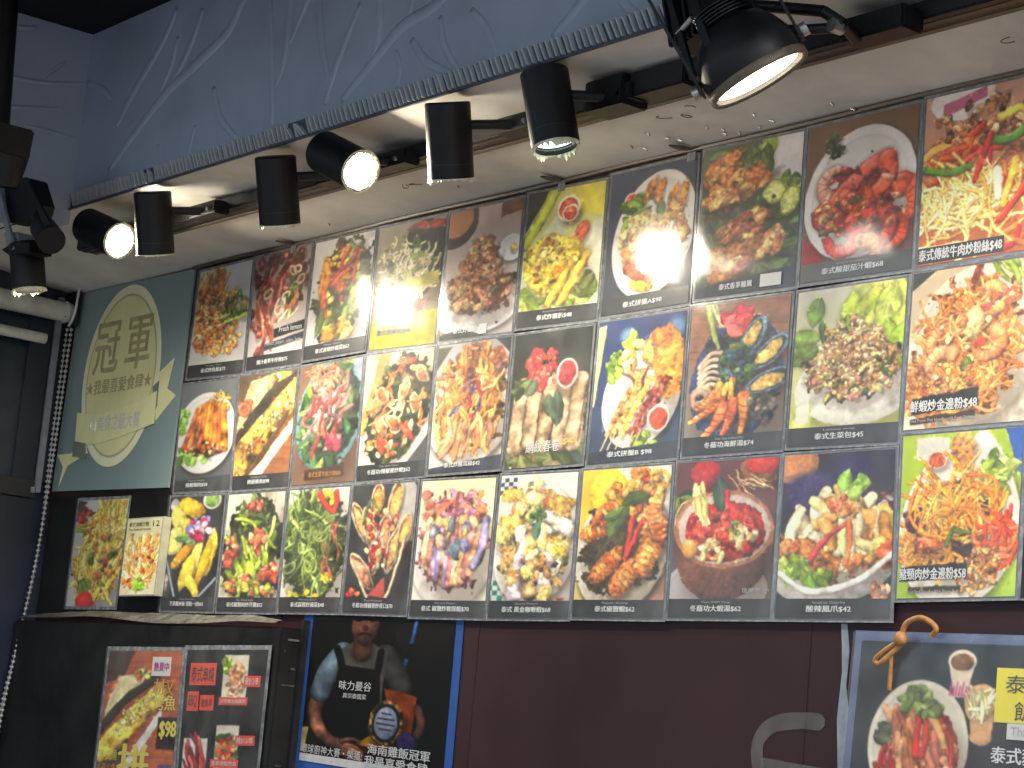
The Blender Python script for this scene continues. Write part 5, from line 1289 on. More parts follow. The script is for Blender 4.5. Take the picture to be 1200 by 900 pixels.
def sleeve_sheet(q, dy, parent, seed, u0=-0.012, u1=1.012, v0=-0.008, v1=1.010, amp=0.0016, nu=14, nv=16):
    """clear plastic front sheet, slightly wavy"""
    r = random.Random(seed)
    o = parent.location
    w = [(r.uniform(1, 4), r.uniform(1, 4), r.uniform(0, 6.3), r.uniform(0.3, 1)) for _ in range(4)]
    v, f = [], []
    for j in range(nv + 1):
        for i in range(nu + 1):
            s, t = i / nu, j / nv
            d = sum(k[3] * math.sin(k[0] * s * 3 + k[1] * t * 3 * (1 if n % 2 else -1) + k[2]) for n, k in enumerate(w)) / 4
            edge = min(1, 6 * min(s, 1 - s, t, 1 - t) + 0.25)
            v.append(Vector(q.w(u0 + (u1 - u0) * s, v0 + (v1 - v0) * t, dy + 0.0008 + amp * (1 + d) * edge)) - o)
    for j in range(nv):
        for i in range(nu):
            a = j * (nu + 1) + i
            f.append((a, a + nu + 1, a + nu + 2, a + 1))
    return obj("clear_sleeve", v, f, M['sleeve'], parent, smooth=True)

# ------------------------------------------------------------------ menu posters in plastic sleeves
WPX = [66, 70, 74, 82, 88, 95, 105, 120, 134, 146]
HPX = [135, 140, 148, 156, 162, 170, 182, 192, 204, 210]
POSTERS = [
 ('00', p00, [(0.011, -0.005), (0.25, -0.004), (0.259, -0.266), (0.003, -0.259)], '泰式炸魚鬆$72', 'Crispy Fish', 'poster of golden crispy fried flakes, first of the top row beside the teal sign'),
 ('01', p01, [(0.257, -0.003), (0.495, -0.001), (0.5, -0.264), (0.269, -0.263)], '燒汁香草牛仔骨$75', '', 'poster of dark red glazed ribs with two dark English text strips, top row'),
 ('02', p02, [(0.505, -0.001), (0.737, -0.002), (0.74, -0.257), (0.502, -0.26)], '泰式香辣炒雜菜$62', 'Thai Style', 'poster of dark green stir-fry with orange carrot on white plate, top row'),
 ('03', p03, [(0.743, -0.001), (0.983, -0.005), (0.984, -0.266), (0.747, -0.26)], '', '', 'poster of pale noodles in a black bowl above an olive yellow panel, top row'),
 ('04', p04, [(0.989, -0.004), (1.227, -0.007), (1.229, -0.267), (0.992, -0.263)], '泰式炸雞粒$48', 'Fried Chicken', 'poster of a brown heap of fried chicken pieces on white paper, top row'),
 ('05', p05, [(1.237, -0.003), (1.468, -0.01), (1.472, -0.268), (1.236, -0.262)], '泰式炸豬扒$48', 'Fried Pork Chop', 'poster of sliced yellow fried cutlet with red sauce on lime green, top row'),
 ('06', p06, [(1.475, -0.004), (1.704, -0.003), (1.711, -0.264), (1.476, -0.265)], '泰式拼盤A$98', '', 'poster of a mixed fried platter with small red dip on navy, top row'),
 ('07', p07, [(1.716, 0.001), (1.957, -0.004), (1.96, -0.264), (1.719, -0.26)], '泰式香茅雞翼', '', 'poster of browned chicken wings with lime wedges on green leaves, top row'),
 ('08', p08, [(1.961, -0.003), (2.201, -0.002), (2.204, -0.265), (1.965, -0.262)], '泰式酸甜茄汁蝦$68', 'Shrimp in Tamarind sauce', 'poster of red sauced prawns and parsley on a white plate, top row'),
 ('09', p09, [(2.206, 0.001), (2.448, 0.0), (2.444, -0.263), (2.207, -0.264)], '', '', 'poster of yellow noodles with minced beef and pepper strips, top row at right edge'),
 ('10', p10, [(-0.008, -0.268), (0.241, -0.270), (0.262, -0.524), (0.006, -0.520)], '燒豬頸肉$58', 'Pork Neck', 'poster of orange fanned meat slices on a white oval plate with lettuce, middle row'),
 ('11', p11, [(0.247, -0.268), (0.491, -0.27), (0.503, -0.525), (0.268, -0.525)], '烤原條魚$98', 'Grilled Fish', 'poster of a whole golden fish with green topping laid diagonally on wood, middle row'),
 ('12', p12, [(0.497, -0.268), (0.738, -0.265), (0.75, -0.525), (0.509, -0.525)], '', '', 'poster of pink beef salad with red peppers in a teal rimmed bowl, middle row'),
 ('13', p13, [(0.744, -0.265), (0.987, -0.268), (0.993, -0.523), (0.754, -0.525)], '冬蔭功/辣椒膏炒蜆$62', 'Thai Style Clams', 'poster of orange and dark green seafood stir-fry with cream shells, middle row'),
 ('14', p14, [(0.995, -0.268), (1.229, -0.27), (1.232, -0.521), (0.999, -0.522)], '泰式炸豬耳絲$42', 'Crispy Pork', 'poster of brown crispy fried strips heaped on white, middle row'),
 ('15', p15, [(1.235, -0.270), (1.465, -0.272), (1.466, -0.522), (1.237, -0.524)], '', '', 'poster of pale spring rolls with red garnish and dip on black, middle row'),
 ('16', p16, [(1.476, -0.27), (1.709, -0.27), (1.712, -0.524), (1.474, -0.526)], '泰式拼盤B $98', '', 'poster of skewers and a big golden fish cake on a deep blue ground, middle row'),
 ('17', p17, [(1.716, -0.267), (1.955, -0.270), (1.956, -0.523), (1.72, -0.523)], '冬蔭功海鮮湯$74', 'Tom Yum Seafood Pot', 'poster of a blue bowl of mussels, squid and orange prawns, middle row'),
 ('18', p18, [(1.962, -0.270), (2.197, -0.271), (2.197, -0.524), (1.961, -0.521)], '泰式生菜包$45', 'Lettuce wrap', 'poster of minced meat in a white bowl with bright green lettuce leaves, middle row'),
 ('19', p19, [(2.202, -0.268), (2.432, -0.268), (2.432, -0.508), (2.2, -0.509)], '', '', 'poster of orange noodles topped with curled prawns, middle row at right edge'),
 ('20', p20, [(-0.002, -0.526), (0.247, -0.529), (0.25, -0.787), (0.01, -0.786)], '芒果糯米飯 雪糕一球$42', 'Mango Sticky Rice', 'poster of bright yellow mango slices with a purple orchid on black, bottom row'),
 ('21', p21, [(0.255, -0.529), (0.496, -0.529), (0.506, -0.787), (0.257, -0.787)], '泰式豬頸肉炒芥蘭$52', 'Stir Fried Kale', 'poster of pinkish meat pieces with green beans and leaves, bottom row'),
 ('22', p22, [(0.506, -0.529), (0.741, -0.529), (0.746, -0.786), (0.512, -0.786)], '泰式蒜蓉炒通菜$48', 'Morning Glory', 'poster of tangled dark green vegetable stems with red chilli, bottom row'),
 ('23', p23, [(0.747, -0.529), (0.975, -0.529), (0.977, -0.788), (0.753, -0.786)], '冬蔭功/辣椒膏炒青口$70', 'Thai Mussels', 'poster of opened cream mussels with red bits on a black ground, bottom row'),
 ('24', p24, [(0.983, -0.529), (1.223, -0.531), (1.225, -0.792), (0.983, -0.791)], '泰式 椒鹽炸軟殼蝦$70', 'Salt and Pepper', 'poster of prawns with inked purple sheen on a pale plate, bluish caption, bottom row'),
 ('25', p25, [(1.233, -0.529), (1.46, -0.531), (1.466, -0.791), (1.23, -0.792)], '泰式 黃金咖喱蝦$68', 'Curry Prawn', 'poster of yellow curry in a white bowl on checked cloth, bottom row'),
 ('26', p26, [(1.467, -0.53), (1.704, -0.53), (1.71, -0.789), (1.470, -0.789)], '泰式椒鹽蝦$62', 'Pepper Shrimp', 'poster of golden fried prawns with basil and chilli on white plate, bottom row'),
 ('27', p27, [(1.71, -0.528), (1.952, -0.529), (1.956, -0.786), (1.714, -0.787)], '冬蔭功大蝦湯$62', 'Tom YUM Soup', 'poster of red soup in a brown clay pot on a saucer, bottom row'),
 ('28', p28, [(1.958, -0.528), (2.195, -0.529), (2.205, -0.785), (1.961, -0.786)], '酸辣鳳爪$42', 'Hot and sour Chicken Feet', 'poster of yellow chicken feet salad in a white bowl on dark purple, bottom row'),
 ('29', p29, [(2.202, -0.512), (2.432, -0.511), (2.432, -0.752), (2.208, -0.756)], '', '', 'poster of orange shredded noodles with crushed peanuts on lime green, right edge'),
]
for k, (key, fn, c4, cap, sub, label) in enumerate(POSTERS):
    j = int(key[1])
    q = Quad(c4, -0.004 - 0.0006 * (k % 3))
    r = empty("menu_poster", q.base())
    tag(r, label, "poster", "menu posters hung in rows on the wall")
    quad_sheet("backing_card", q, 0.0, 1.0, 0.0, 1.0, 0.0012, M['card'], r, 0.001)
    print_mesh("print", fn, q, 0.018, 0.982, 0.012, 0.985, int(WPX[j] * 1.2), int(HPX[j] * 1.08), 0.0022, r, 100 + k)
    if cap or key in ('14',):
        cs_ = None
        if key not in ('04', '07', '10', '14', '16'):
            cs_ = quad_sheet("caption_strip", q, 0.018, 0.982, 0.872, 0.985, 0.0028, M['caption_black'], r, 0.0004)
        n = len(cap)
        wdt = min(0.62, 0.054 * n)
        mid = {'04': 0.42, '07': 0.42, '10': 0.42, '20': 0.5}.get(key, 0.48)
        lettering(cap, q, mid - wdt / 2, mid + wdt / 2, 0.912, 0.952, 0.0034, M['white_text'], r, 0.018, under=cs_)
        if sub:
            lettering(sub, q, mid - 0.14, mid + 0.14, 0.886, 0.902, 0.0034, M['grey_text'], r, 0.0, under=cs_)
    if key == '09':
        cs_ = quad_sheet("caption_strip", q, 0.02, 0.70, 0.885, 0.975, 0.0028, M['caption_black'], r, 0.0004)
        lettering('泰式傳統牛肉炒粉絲$48', q, 0.03, 0.69, 0.896, 0.965, 0.0034, M['white_text'], r, 0.02, under=cs_)
    if key == '19':
        lettering('鮮蝦炒金邊粉$48', q, 0.07, 0.61, 0.812, 0.885, 0.0034, M['white_text'], r, 0.02)
        lettering('Fried Prawn Phat Noodles with Fresh Shrimp', q, 0.07, 0.59, 0.925, 0.952, 0.0034, M['grey_text'], r, 0.004)
    if key == '29':
        lettering('豬頸肉炒金邊粉$58', q, 0.04, 0.59, 0.808, 0.88, 0.0034, M['white_text'], r, 0.02)
        lettering('Fried Pork Noodles With Phuam Pork', q, 0.11, 0.54, 0.938, 0.96, 0.0034, M['grey_text'], r, 0.004)
    if key == '01':
        lettering('Fresh lemon', q, 0.56, 0.95, 0.655, 0.70, 0.0034, M['white_text'], r, 0.0)
        lettering('lemon, pepper, celery, bean', q, 0.36, 0.95, 0.765, 0.81, 0.0034, M['grey_text'], r, 0.0)
    if key == '03':
        lettering('泰式撈檬粉$48', q, 0.12, 0.62, 0.835, 0.885, 0.0034, M['blue_text'], r, 0.004)
    if key == '12':
        lettering('泰式生菜牛肉沙律$58', q, 0.28, 0.78, 0.89, 0.935, 0.0034, M['orange_text'], r, 0.0)
    if key == '15':
        lettering('網紋春卷', q, 0.28, 0.70, 0.80, 0.885, 0.0034, M['white_text'], r, 0.006)
        lettering('$40', q, 0.74, 0.88, 0.80, 0.85, 0.0034, M['yellow_text'], r, 0.006)
    if key == '27':
        lettering('信樂亭 小', q, 0.72, 0.97, 0.805, 0.835, 0.0034, M['grey_text'], r, 0.0)
    if key == '28':
        lettering('久隆号 小店', q, 0.68, 0.95, 0.815, 0.845, 0.0034, M['grey_text'], r, 0.0)
    if key in ('04', '07'):
        st = quad_sheet("price_sticker", q, *( (0.56, 0.66, 0.90, 0.975) if key == '04' else (0.66, 0.86, 0.885, 0.965) ), 0.0040, M['white_tag'], r, 0.0004)
    fr = quad_frame("sleeve_edge", q, -0.010, 1.010, -0.008, 1.009, 0.014, 0.010, 0.0020, M['sleeve_edge'], r, 0.0012)
    sleeve_sheet(q, 0.0048, r, 500 + k, amp=0.0022 if k < 10 else 0.0016)

# a further black price board cut by the right edge of the view
q = Quad([(2.436, -0.275), (2.70, -0.275), (2.70, -0.752), (2.436, -0.752)], -0.004)
r = empty("price_board", q.base())
tag(r, "black price board with white characters at the right edge beside the peanut noodle poster", "price board")
quad_sheet("backing_card", q, 0, 1, 0, 1, 0.0022, M['caption_black'], r, 0.0015)
for i, t in enumerate(('泰式炒飯$48', '豬頸肉飯$52', '青咖喱雞$58', '菠蘿炒飯$58')):
    lettering(t, q, 0.02, 0.85, 0.65 + 0.075 * i, 0.69 + 0.075 * i, 0.0028, M['white_text'], r, 0.01)
quad_frame("sleeve_edge", q, -0.008, 1.0, -0.005, 1.005, 0.01, 0.006, 0.0030, M['sleeve_edge'], r)

# ------------------------------------------------------------------ teal champion sign at the left
q = Quad([(-0.60, 0.010), (-0.016, 0.004), (-0.021, -0.505), (-0.62, -0.492)], -0.003)
r = empty("sign_panel", q.base())
tag(r, "teal sign with a cream oval badge and ribbon left of the posters", "sign")
o = r.location
quad_sheet("panel", q, 0, 1, 0, 1, 0.003, M['sign'], r, 0.005)
def oval(name, cx, cz, rx, rz, y, m, tilt=-0.12, seg=64, hole=0.0):
    v, f = [], []
    for k in range(seg):
        a = 2 * math.pi * k / seg
        for s in ((1.0, hole) if hole else (1.0,)):
            v.append(Vector((cx + rx * s * math.cos(a) - tilt * rz * s * math.sin(a) * 0.0, y, cz + rz * s * math.sin(a))) - o)
    if hole:
        for k in range(seg):
            k2 = (k + 1) % seg
            f.append((2 * k, 2 * k + 1, 2 * k2 + 1, 2 * k2))
    else:
        f.append(tuple(range(seg)))
    return obj(name, v, f, m, r)
oval("badge", -0.322, -0.222, 0.197, 0.222, -0.0072, M['badge_rim'])
oval("badge_line", -0.322, -0.222, 0.176, 0.200, -0.0078, M['badge_line'], hole=0.975)
oval("badge_centre", -0.322, -0.222, 0.171, 0.194, -0.0082, M['badge'])
def flat(name, pts, y, m, parent=None, thick=0.0006):
    parent = parent or r
    n = len(pts)
    v = [Vector((p[0], y, p[1])) - parent.location for p in pts] + [Vector((p[0], y + thick, p[1])) - parent.location for p in pts]
    f = [tuple(range(n)), tuple(range(2 * n - 1, n - 1, -1))] + [(k, n + k, n + (k + 1) % n, (k + 1) % n) for k in range(n)]
    return obj(name, v, f, m, parent)
top = spline([(-0.525, -0.300), (-0.42, -0.312), (-0.319, -0.306), (-0.22, -0.296), (-0.124, -0.275)], 5)
bot = spline([(-0.118, -0.352), (-0.22, -0.366), (-0.32, -0.378), (-0.42, -0.384), (-0.518, -0.372)], 5)
flat("ribbon_tail", [(-0.150, -0.240), (-0.062, -0.201), (-0.081, -0.272), (-0.036, -0.291), (-0.118, -0.345)], -0.0066, M['ribbon'])
flat("ribbon_tail", [(-0.611, -0.401), (-0.536, -0.401), (-0.463, -0.375), (-0.443, -0.405), (-0.545, -0.432), (-0.58, -0.482), (-0.569, -0.433)], -0.0087, M['ribbon'])
flat("ribbon_fold", [(-0.526, -0.372), (-0.46, -0.380), (-0.447, -0.420), (-0.50, -0.412), (-0.524, -0.410)], -0.0092, M['ribbon_dark'])
flat("ribbon_fold", [(-0.150, -0.262), (-0.122, -0.250), (-0.118, -0.31), (-0.136, -0.342)], -0.0076, M['ribbon_dark'])
flat("ribbon", [tuple(p) for p in top] + [tuple(p) for p in bot], -0.0098, M['ribbon'])
sq = lambda x0, x1, z1, z0: Quad([(x0, z1), (x1, z1), (x1, z0), (x0, z0)], 0.0)
lettering('冠', sq(-0.470, -0.345, -0.085, -0.212), 0, 1, 0, 1, 0.0088, M['gold_text'], r, 0.012)
lettering('軍', sq(-0.305, -0.185, -0.085, -0.212), 0, 1, 0, 1, 0.0088, M['gold_text'], r, 0.012)
lettering('★我最喜愛食肆★', sq(-0.492, -0.158, -0.226, -0.262), 0, 1, 0, 1, 0.0088, M['gold_text'], r, 0.01)
lettering('美食之最大賞', sq(-0.405, -0.190, -0.316, -0.356), 0, 1, 0, 1, 0.0104, M['white_tag'], r, 0.004)
tube("logo_swirl", [V_ - o for V_ in [Vector((-0.432 + 0.016 * (1 - t * 0.12) * math.cos(t), -0.0104, -0.340 + 0.020 * (1 - t * 0.12) * math.sin(t))) for t in np.linspace(-0.6, 5.6, 26)]], 0.0022, M['white_tag'], r, 6)

# ------------------------------------------------------------------ black panel, ledge, cabinet and its posters
bp_ = box("black_panel", -0.62, 0.52, -0.0025, 0.0, -0.80, -0.507, M['black_panel'])
tag(bp_, "matt black panel under the teal sign behind two noodle pictures", "panel")
cab = empty("cabinet", (0.0, 0.0, -1.6))
tag(cab, "black cabinet below the ledge carrying two sleeved posters", "cabinet")
box("body", -0.62, 0.622, -0.060, 0.0, -0.9, 0.782, M['black_panel'], cab, 0.004)
box("edge_trim", 0.6225, 0.634, -0.016, -0.0005, -0.9, 0.80, M['rail'], cab)
for k in range(8):
    z = 0.42 + rng.uniform(0, 0.36)
    x0 = 0.6222
    v, f = box_vf(x0, x0 + 0.0008, -0.05 + rng.uniform(0, 0.03), -0.048 + rng.uniform(0, 0.034), z, z + rng.uniform(0.002, 0.005))
    obj("paint_chip", v, f, M['torn'], cab)
# crumpled plastic strip along the ledge
tv, tf = [], []
upper = [(-0.60, -0.801), (-0.4, -0.793), (-0.22, -0.789), (-0.05, -0.792), (0.105, -0.792), (0.3, -0.795), (0.45, -0.793), (0.575, -0.803)]
lower = [(-0.60, -0.812), (-0.4, -0.810), (-0.22, -0.806), (-0.05, -0.812), (0.105, -0.818), (0.3, -0.816), (0.45, -0.810), (0.60, -0.812)]
U_, L_ = spline(upper, 8), spline(lower, 8)
for k in range(len(U_)):
    w1 = 0.004 * math.sin(k * 1.3) + rng.uniform(-0.002, 0.002)
    tv += [(U_[k][0], -0.030 + w1, U_[k][1]), (0.5 * (U_[k][0] + L_[k][0]), -0.048 - w1, 0.5 * (U_[k][1] + L_[k][1]) + 0.002), (L_[k][0], -0.062, L_[k][1] + 0.001)]
for k in range(len(U_) - 1):
    for i in range(2):
        tf.append((3 * k + i, 3 * k + i + 1, 3 * k + i + 4, 3 * k + i + 3))
ts = obj("torn_plastic_strip", tv, tf, M['torn'], smooth=True)
tag(ts, "crumpled pale plastic strip along the ledge above the black cabinet", "plastic strip")

def sheet_thing(name, fn, c4, y, nx, ny, seed, label, cat, edge=0.02, border=None, sleeve=True, thick=0.0015, frame_m='sleeve_edge', **kw):
    q = Quad(c4, y)
    r = empty(name, q.base())
    tag(r, label, cat)
    quad_sheet("backing_card", q, 0, 1, 0, 1, 0.0012, M[border or 'card'], r, thick)
    w_, h_ = q.size()
    eu, ev = edge / w_, edge / h_
    print_mesh("print", fn, q, eu, 1 - eu, ev, 1 - ev, nx, ny, 0.0022, r, seed, **kw)
    if sleeve:
        quad_frame("sleeve_edge", q, -0.004 / w_, 1 + 0.004 / w_, -0.004 / h_, 1 + 0.004 / h_, eu * 0.9 + 0.004 / w_, ev * 0.9 + 0.004 / h_, 0.0020, M[frame_m], r, 0.0012)
        sleeve_sheet(q, 0.0044, r, seed)
    return q, r
qa, ra = sheet_thing("noodle_picture", pA, [(-0.464, -0.518), (-0.199, -0.521), (-0.205, -0.78), (-0.465, -0.78)], -0.004, 84, 150, 301, "picture of yellow noodles with a red tomato on the black panel", "picture", 0.003)
qb = Quad([(-0.150, -0.576), (0.022, -0.575), (0.020, -0.753), (-0.150, -0.755)], -0.018)
rb = empty("noodle_card", qb.base())
tag(rb, "small thick white card with a noodle photo and price, right of the tomato noodle picture", "card")
quad_sheet("tile", qb, 0, 1, 0, 1, 0.012, M['card_side'], rb, 0.020)
print_mesh("print", pB, qb, 0.02, 0.98, 0.015, 0.985, 62, 110, 0.0128, rb, 302)
lettering('泰式海鮮炒麵', qb, 0.08, 0.62, 0.055, 0.115, 0.0134, M['dark_text'], rb, 0.0)
lettering('12', qb, 0.74, 0.92, 0.05, 0.12, 0.0134, M['dark_text'], rb, 0.0)
lettering('Thai Seafood Noodles', qb, 0.08, 0.70, 0.135, 0.165, 0.0134, M['dark_text'], rb, 0.0)

q1, r1 = sheet_thing("fish_poster", pP1, [(-0.101, -0.876), (0.243, -0.871), (0.262, -1.16), (-0.098, -1.18)], -0.062, 104, 172, 303, "sleeved poster of a golden fish on wood with price $98 on the black cabinet", "poster", 0.006)
lettering('$98', q1, 0.79, 0.99, 0.53, 0.66, 0.0034, M['yellow_text'], r1, 0.03)
lettering('椒', q1, 0.66, 0.92, 0.22, 0.34, 0.0034, M['orange_text'], r1, 0.0)
lettering('烤魚', q1, 0.68, 0.96, 0.34, 0.45, 0.0034, M['yellow_text'], r1, 0.01)
lettering('泰式燒', q1, 0.04, 0.28, 0.74, 0.82, 0.0034, M['yellow_text'], r1, 0.0)
lettering('冬蔭公魚', q1, 0.03, 0.28, 0.84, 0.90, 0.0034, M['orange_text'], r1, 0.0)
lettering('拼', q1, 0.30, 0.68, 0.70, 0.97, 0.0034, M['yellow_text'], r1, 0.02)
st1 = quad_sheet("sticker", q1, 0.62, 0.86, 0.06, 0.20, 0.0032, M['white_tag'], r1, 0.0004)
lettering('熱賣中', q1, 0.65, 0.84, 0.10, 0.165, 0.0038, M['pink_text'], r1, 0.02, under=st1)
lettering('優惠', q1, 0.80, 0.97, 0.84, 0.92, 0.0034, M['blue_text'], r1, 0.02)

q2, r2 = sheet_thing("skewer_poster", pP2, [(0.255, -0.867), (0.596, -0.860), (0.600, -1.14), (0.276, -1.158)], -0.0632, 118, 172, 304, "sleeved black poster with red labels and small grilled meat photos on the black cabinet", "poster", 0.006)
for (u0, u1, v0, v1, t) in ((0.08, 0.40, 0.115, 0.275, '泰式串燒'), (0.07, 0.21, 0.32, 0.46, 'BBQ'), (0.23, 0.40, 0.345, 0.455, '魷魚串')):
    lb_ = quad_sheet("label", q2, u0, u1, v0, v1, 0.0030, M['red_tag'], r2, 0.0004)
    lettering(t, q2, u0 + 0.02, u1 - 0.02, v0 + 0.025, v1 - 0.025, 0.0036, M['dark_text'], r2, 0.0, under=lb_)
for (u0, u1, v0, v1, t) in ((0.74, 0.93, 0.205, 0.285, '雞$12/串'), (0.46, 0.80, 0.36, 0.415, '沙嗲豬肉燒雞肉'), (0.70, 0.93, 0.63, 0.70, '豬$12/串'), (0.42, 0.76, 0.80, 0.86, '香茅燒豬肉串')):
    lb_ = quad_sheet("label", q2, u0, u1, v0, v1, 0.0030, M['red_tag'], r2, 0.0004)
    lettering(t, q2, u0 + 0.02, u1 - 0.02, v0 + 0.012, v1 - 0.012, 0.0036, M['white_tag'], r2, 0.0, under=lb_)

# poster of a cook holding an award, in a blue border
qm = Quad([(0.606, -0.700), (1.154, -0.696), (1.162, -1.125), (0.628, -1.108)], -0.0015)
rm = empty("award_poster", qm.base())
tag(rm, "blue bordered poster of a person in a black apron holding an oval award", "poster")
quad_sheet("border", qm, 0, 1, 0, 1, 0.0006, M['blue_border'], rm, 0.001)
qi = Quad([(0.645, -0.797), (1.133, -0.797), (1.137, -1.080), (0.648, -1.068)], -0.0015)
print_mesh("print", pman, qi, 0, 1, 0, 1, 190, 180, 0.0012, rm, 305, gam=2.1, warp=0.2, sat=0.75)
quad_sheet("print_top", Quad([(0.643, -0.71), (1.131, -0.71), (1.133, -0.797), (0.645, -0.797)], -0.0015), 0, 1, 0, 1, 0.0012, M['black_panel'], rm, 0.0003)
quad_sheet("white_strip", qi, 0, 1, 0.975, 1.03, 0.0016, M['grey_text'], rm, 0.0003)
lettering('味力曼谷', qi, 0.245, 0.475, 0.43, 0.495, 0.0018, M['grey_text'], rm, 0.006)
lettering('真宗泰國菜', qi, 0.277, 0.445, 0.515, 0.552, 0.0018, M['grey_text'], rm, 0.0)
lettering('環球廚神大賽・榮獲:', qi, 0.01, 0.455, 0.905, 0.970, 0.0022, M['grey_text'], rm, 0.0)
lettering('海南雞飯冠軍', qi, 0.49, 0.91, 0.845, 0.915, 0.0022, M['grey_text'], rm, 0.012)
lettering('我最喜愛食肆', qi, 0.475, 0.90, 0.925, 1.0, 0.0022, M['grey_text'], rm, 0.012)

# black board of set meals at the lower right
qd, rd = sheet_thing("meal_board", pboard, [(2.139, -0.803), (2.565, -0.806), (2.565, -1.112), (2.126, -1.112)], -0.004, 250, 206, 306, "black laminated set meal board with a noodle bowl photo and yellow sticker, lower right", "menu board", 0.011, 'board_edge', True, 0.002, 'board_edge', warp=0.6)
sy = quad_sheet("sticker", qd, 0.625, 0.93, 0.135, 0.375, 0.0034, M['yellow_tag'], rd, 0.0004)
lettering('泰式', qd, 0.665, 0.835, 0.165, 0.245, 0.0040, M['dark_text'], rd, 0.0, under=sy)
lettering('飯餐', qd, 0.705, 0.865, 0.28, 0.365, 0.0040, M['dark_text'], rd, 0.0, under=sy)
sw = quad_sheet("sticker", qd, 0.68, 0.90, 0.377, 0.447, 0.0038, M['white_tag'], rd, 0.0004)
lettering('Thai set', qd, 0.695, 0.84, 0.39, 0.43, 0.0044, M['grey_text'], rd, 0.0, under=sw)
lettering('泰式豬手飯', qd, 0.622, 0.93, 0.482, 0.555, 0.0034, M['white_text'], rd, 0.014)

# leather cord tied through the board's corner
rc = empty("leather_cord", (2.236, -0.012, -0.803))
tag(rc, "tan leather cord knotted through the top of the black meal board", "cord")
def cord(pts, rad, name):
    P = spline(pts, 8)
    return tube(name, [Vector(p) - rc.location for p in P], rad, M['leather'], rc, 8)
cord([(2.240, -0.022, -0.805), (2.250, -0.024, -0.789), (2.272, -0.022, -0.781), (2.293, -0.020, -0.788), (2.300, -0.018, -0.797), (2.291, -0.016, -0.806)], 0.0042, "cord_tail")
cord([(2.243, -0.020, -0.812), (2.222, -0.026, -0.824), (2.202, -0.028, -0.838), (2.198, -0.028, -0.845), (2.206, -0.028, -0.848), (2.222, -0.026, -0.836), (2.240, -0.022, -0.818)], 0.0040, "cord_loop")
cord([(2.222, -0.022, -0.836), (2.219, -0.018, -0.860), (2.217, -0.016, -0.884)], 0.0034, "cord_end")
kn = bmesh.new()
bmesh.ops.create_icosphere(kn, subdivisions=2, radius=0.0095)
for v in kn.verts:
    v.co.x *= 1.1 + 0.15 * math.sin(v.co.z * 900); v.co.z *= 1.15
kv = [v.co + Vector((0.004, -0.012, -0.008)) for v in kn.verts]
kn.verts.index_update()
kf = [[v.index for v in f.verts] for f in kn.faces]
kn.free()
obj("knot", kv, kf, M['leather'], rc, True)

# tape and smear on the brown wall
tpv = [(2.100, -0.789), (2.112, -0.789), (2.120, -0.83), (2.118, -0.88), (2.130, -0.93), (2.126, -0.99), (2.129, -1.10), (2.110, -1.10), (2.112, -1.0), (2.104, -0.93), (2.108, -0.86), (2.104, -0.82)]
tp = empty("tape_strip", (2.115, 0, -1.1))
tag(tp, "ragged grey tape strip on the brown wall beside the black meal board", "tape")
flat("strip", tpv, -0.0014, M['tape'], tp, 0.0012)
sm = spline([(2.080, -0.936), (2.03, -0.935), (1.975, -0.943), (1.945, -0.965), (1.942, -0.995), (1.955, -1.03), (1.98, -1.06)], 6)
sv_, sf_ = [], []
for k, p in enumerate(sm):
    t = np.array(sm[min(k + 1, len(sm) - 1)]) - np.array(sm[max(k - 1, 0)])
    n = np.array([-t[1], t[0]]) / (np.linalg.norm(t) + 1e-9)
    e_ = min(1.0, (k + 0.15) / 2.0)
    wv = 0.0125 * math.sqrt(max(0.02, 1 - (1 - e_) ** 2)) + 0.0004 * math.sin(k * 0.9)
    for s in (-1, 1):
        sv_.append((p[0] + n[0] * wv * s, -0.0012, p[1] + n[1] * wv * s))
for k in range(len(sm) - 1):
    sf_.append((2 * k, 2 * k + 1, 2 * k + 3, 2 * k + 2))
k0 = len(sv_)
sm2 = spline([(1.952, -1.000), (1.985, -1.002), (2.04, -1.006), (2.10, -1.008)], 6)
for p in sm2:
    sv_ += [(p[0], -0.0011, p[1] + 0.006), (p[0], -0.0011, p[1] - 0.04)]
for k in range(len(sm2) - 1):
    sf_.append((k0 + 2 * k, k0 + 2 * k + 1, k0 + 2 * k + 3, k0 + 2 * k + 2))
sme = obj("paint_smear", sv_, sf_, M['smear'])
for xj in (1.20, 2.035, 2.75):
    box("panel_joint", xj, xj + 0.004, -0.0009, 0.0, -2.5, -0.79, M['wall'], wall)
tag(sme, "grey hooked paint smear on the brown wall left of the meal board", "smear")

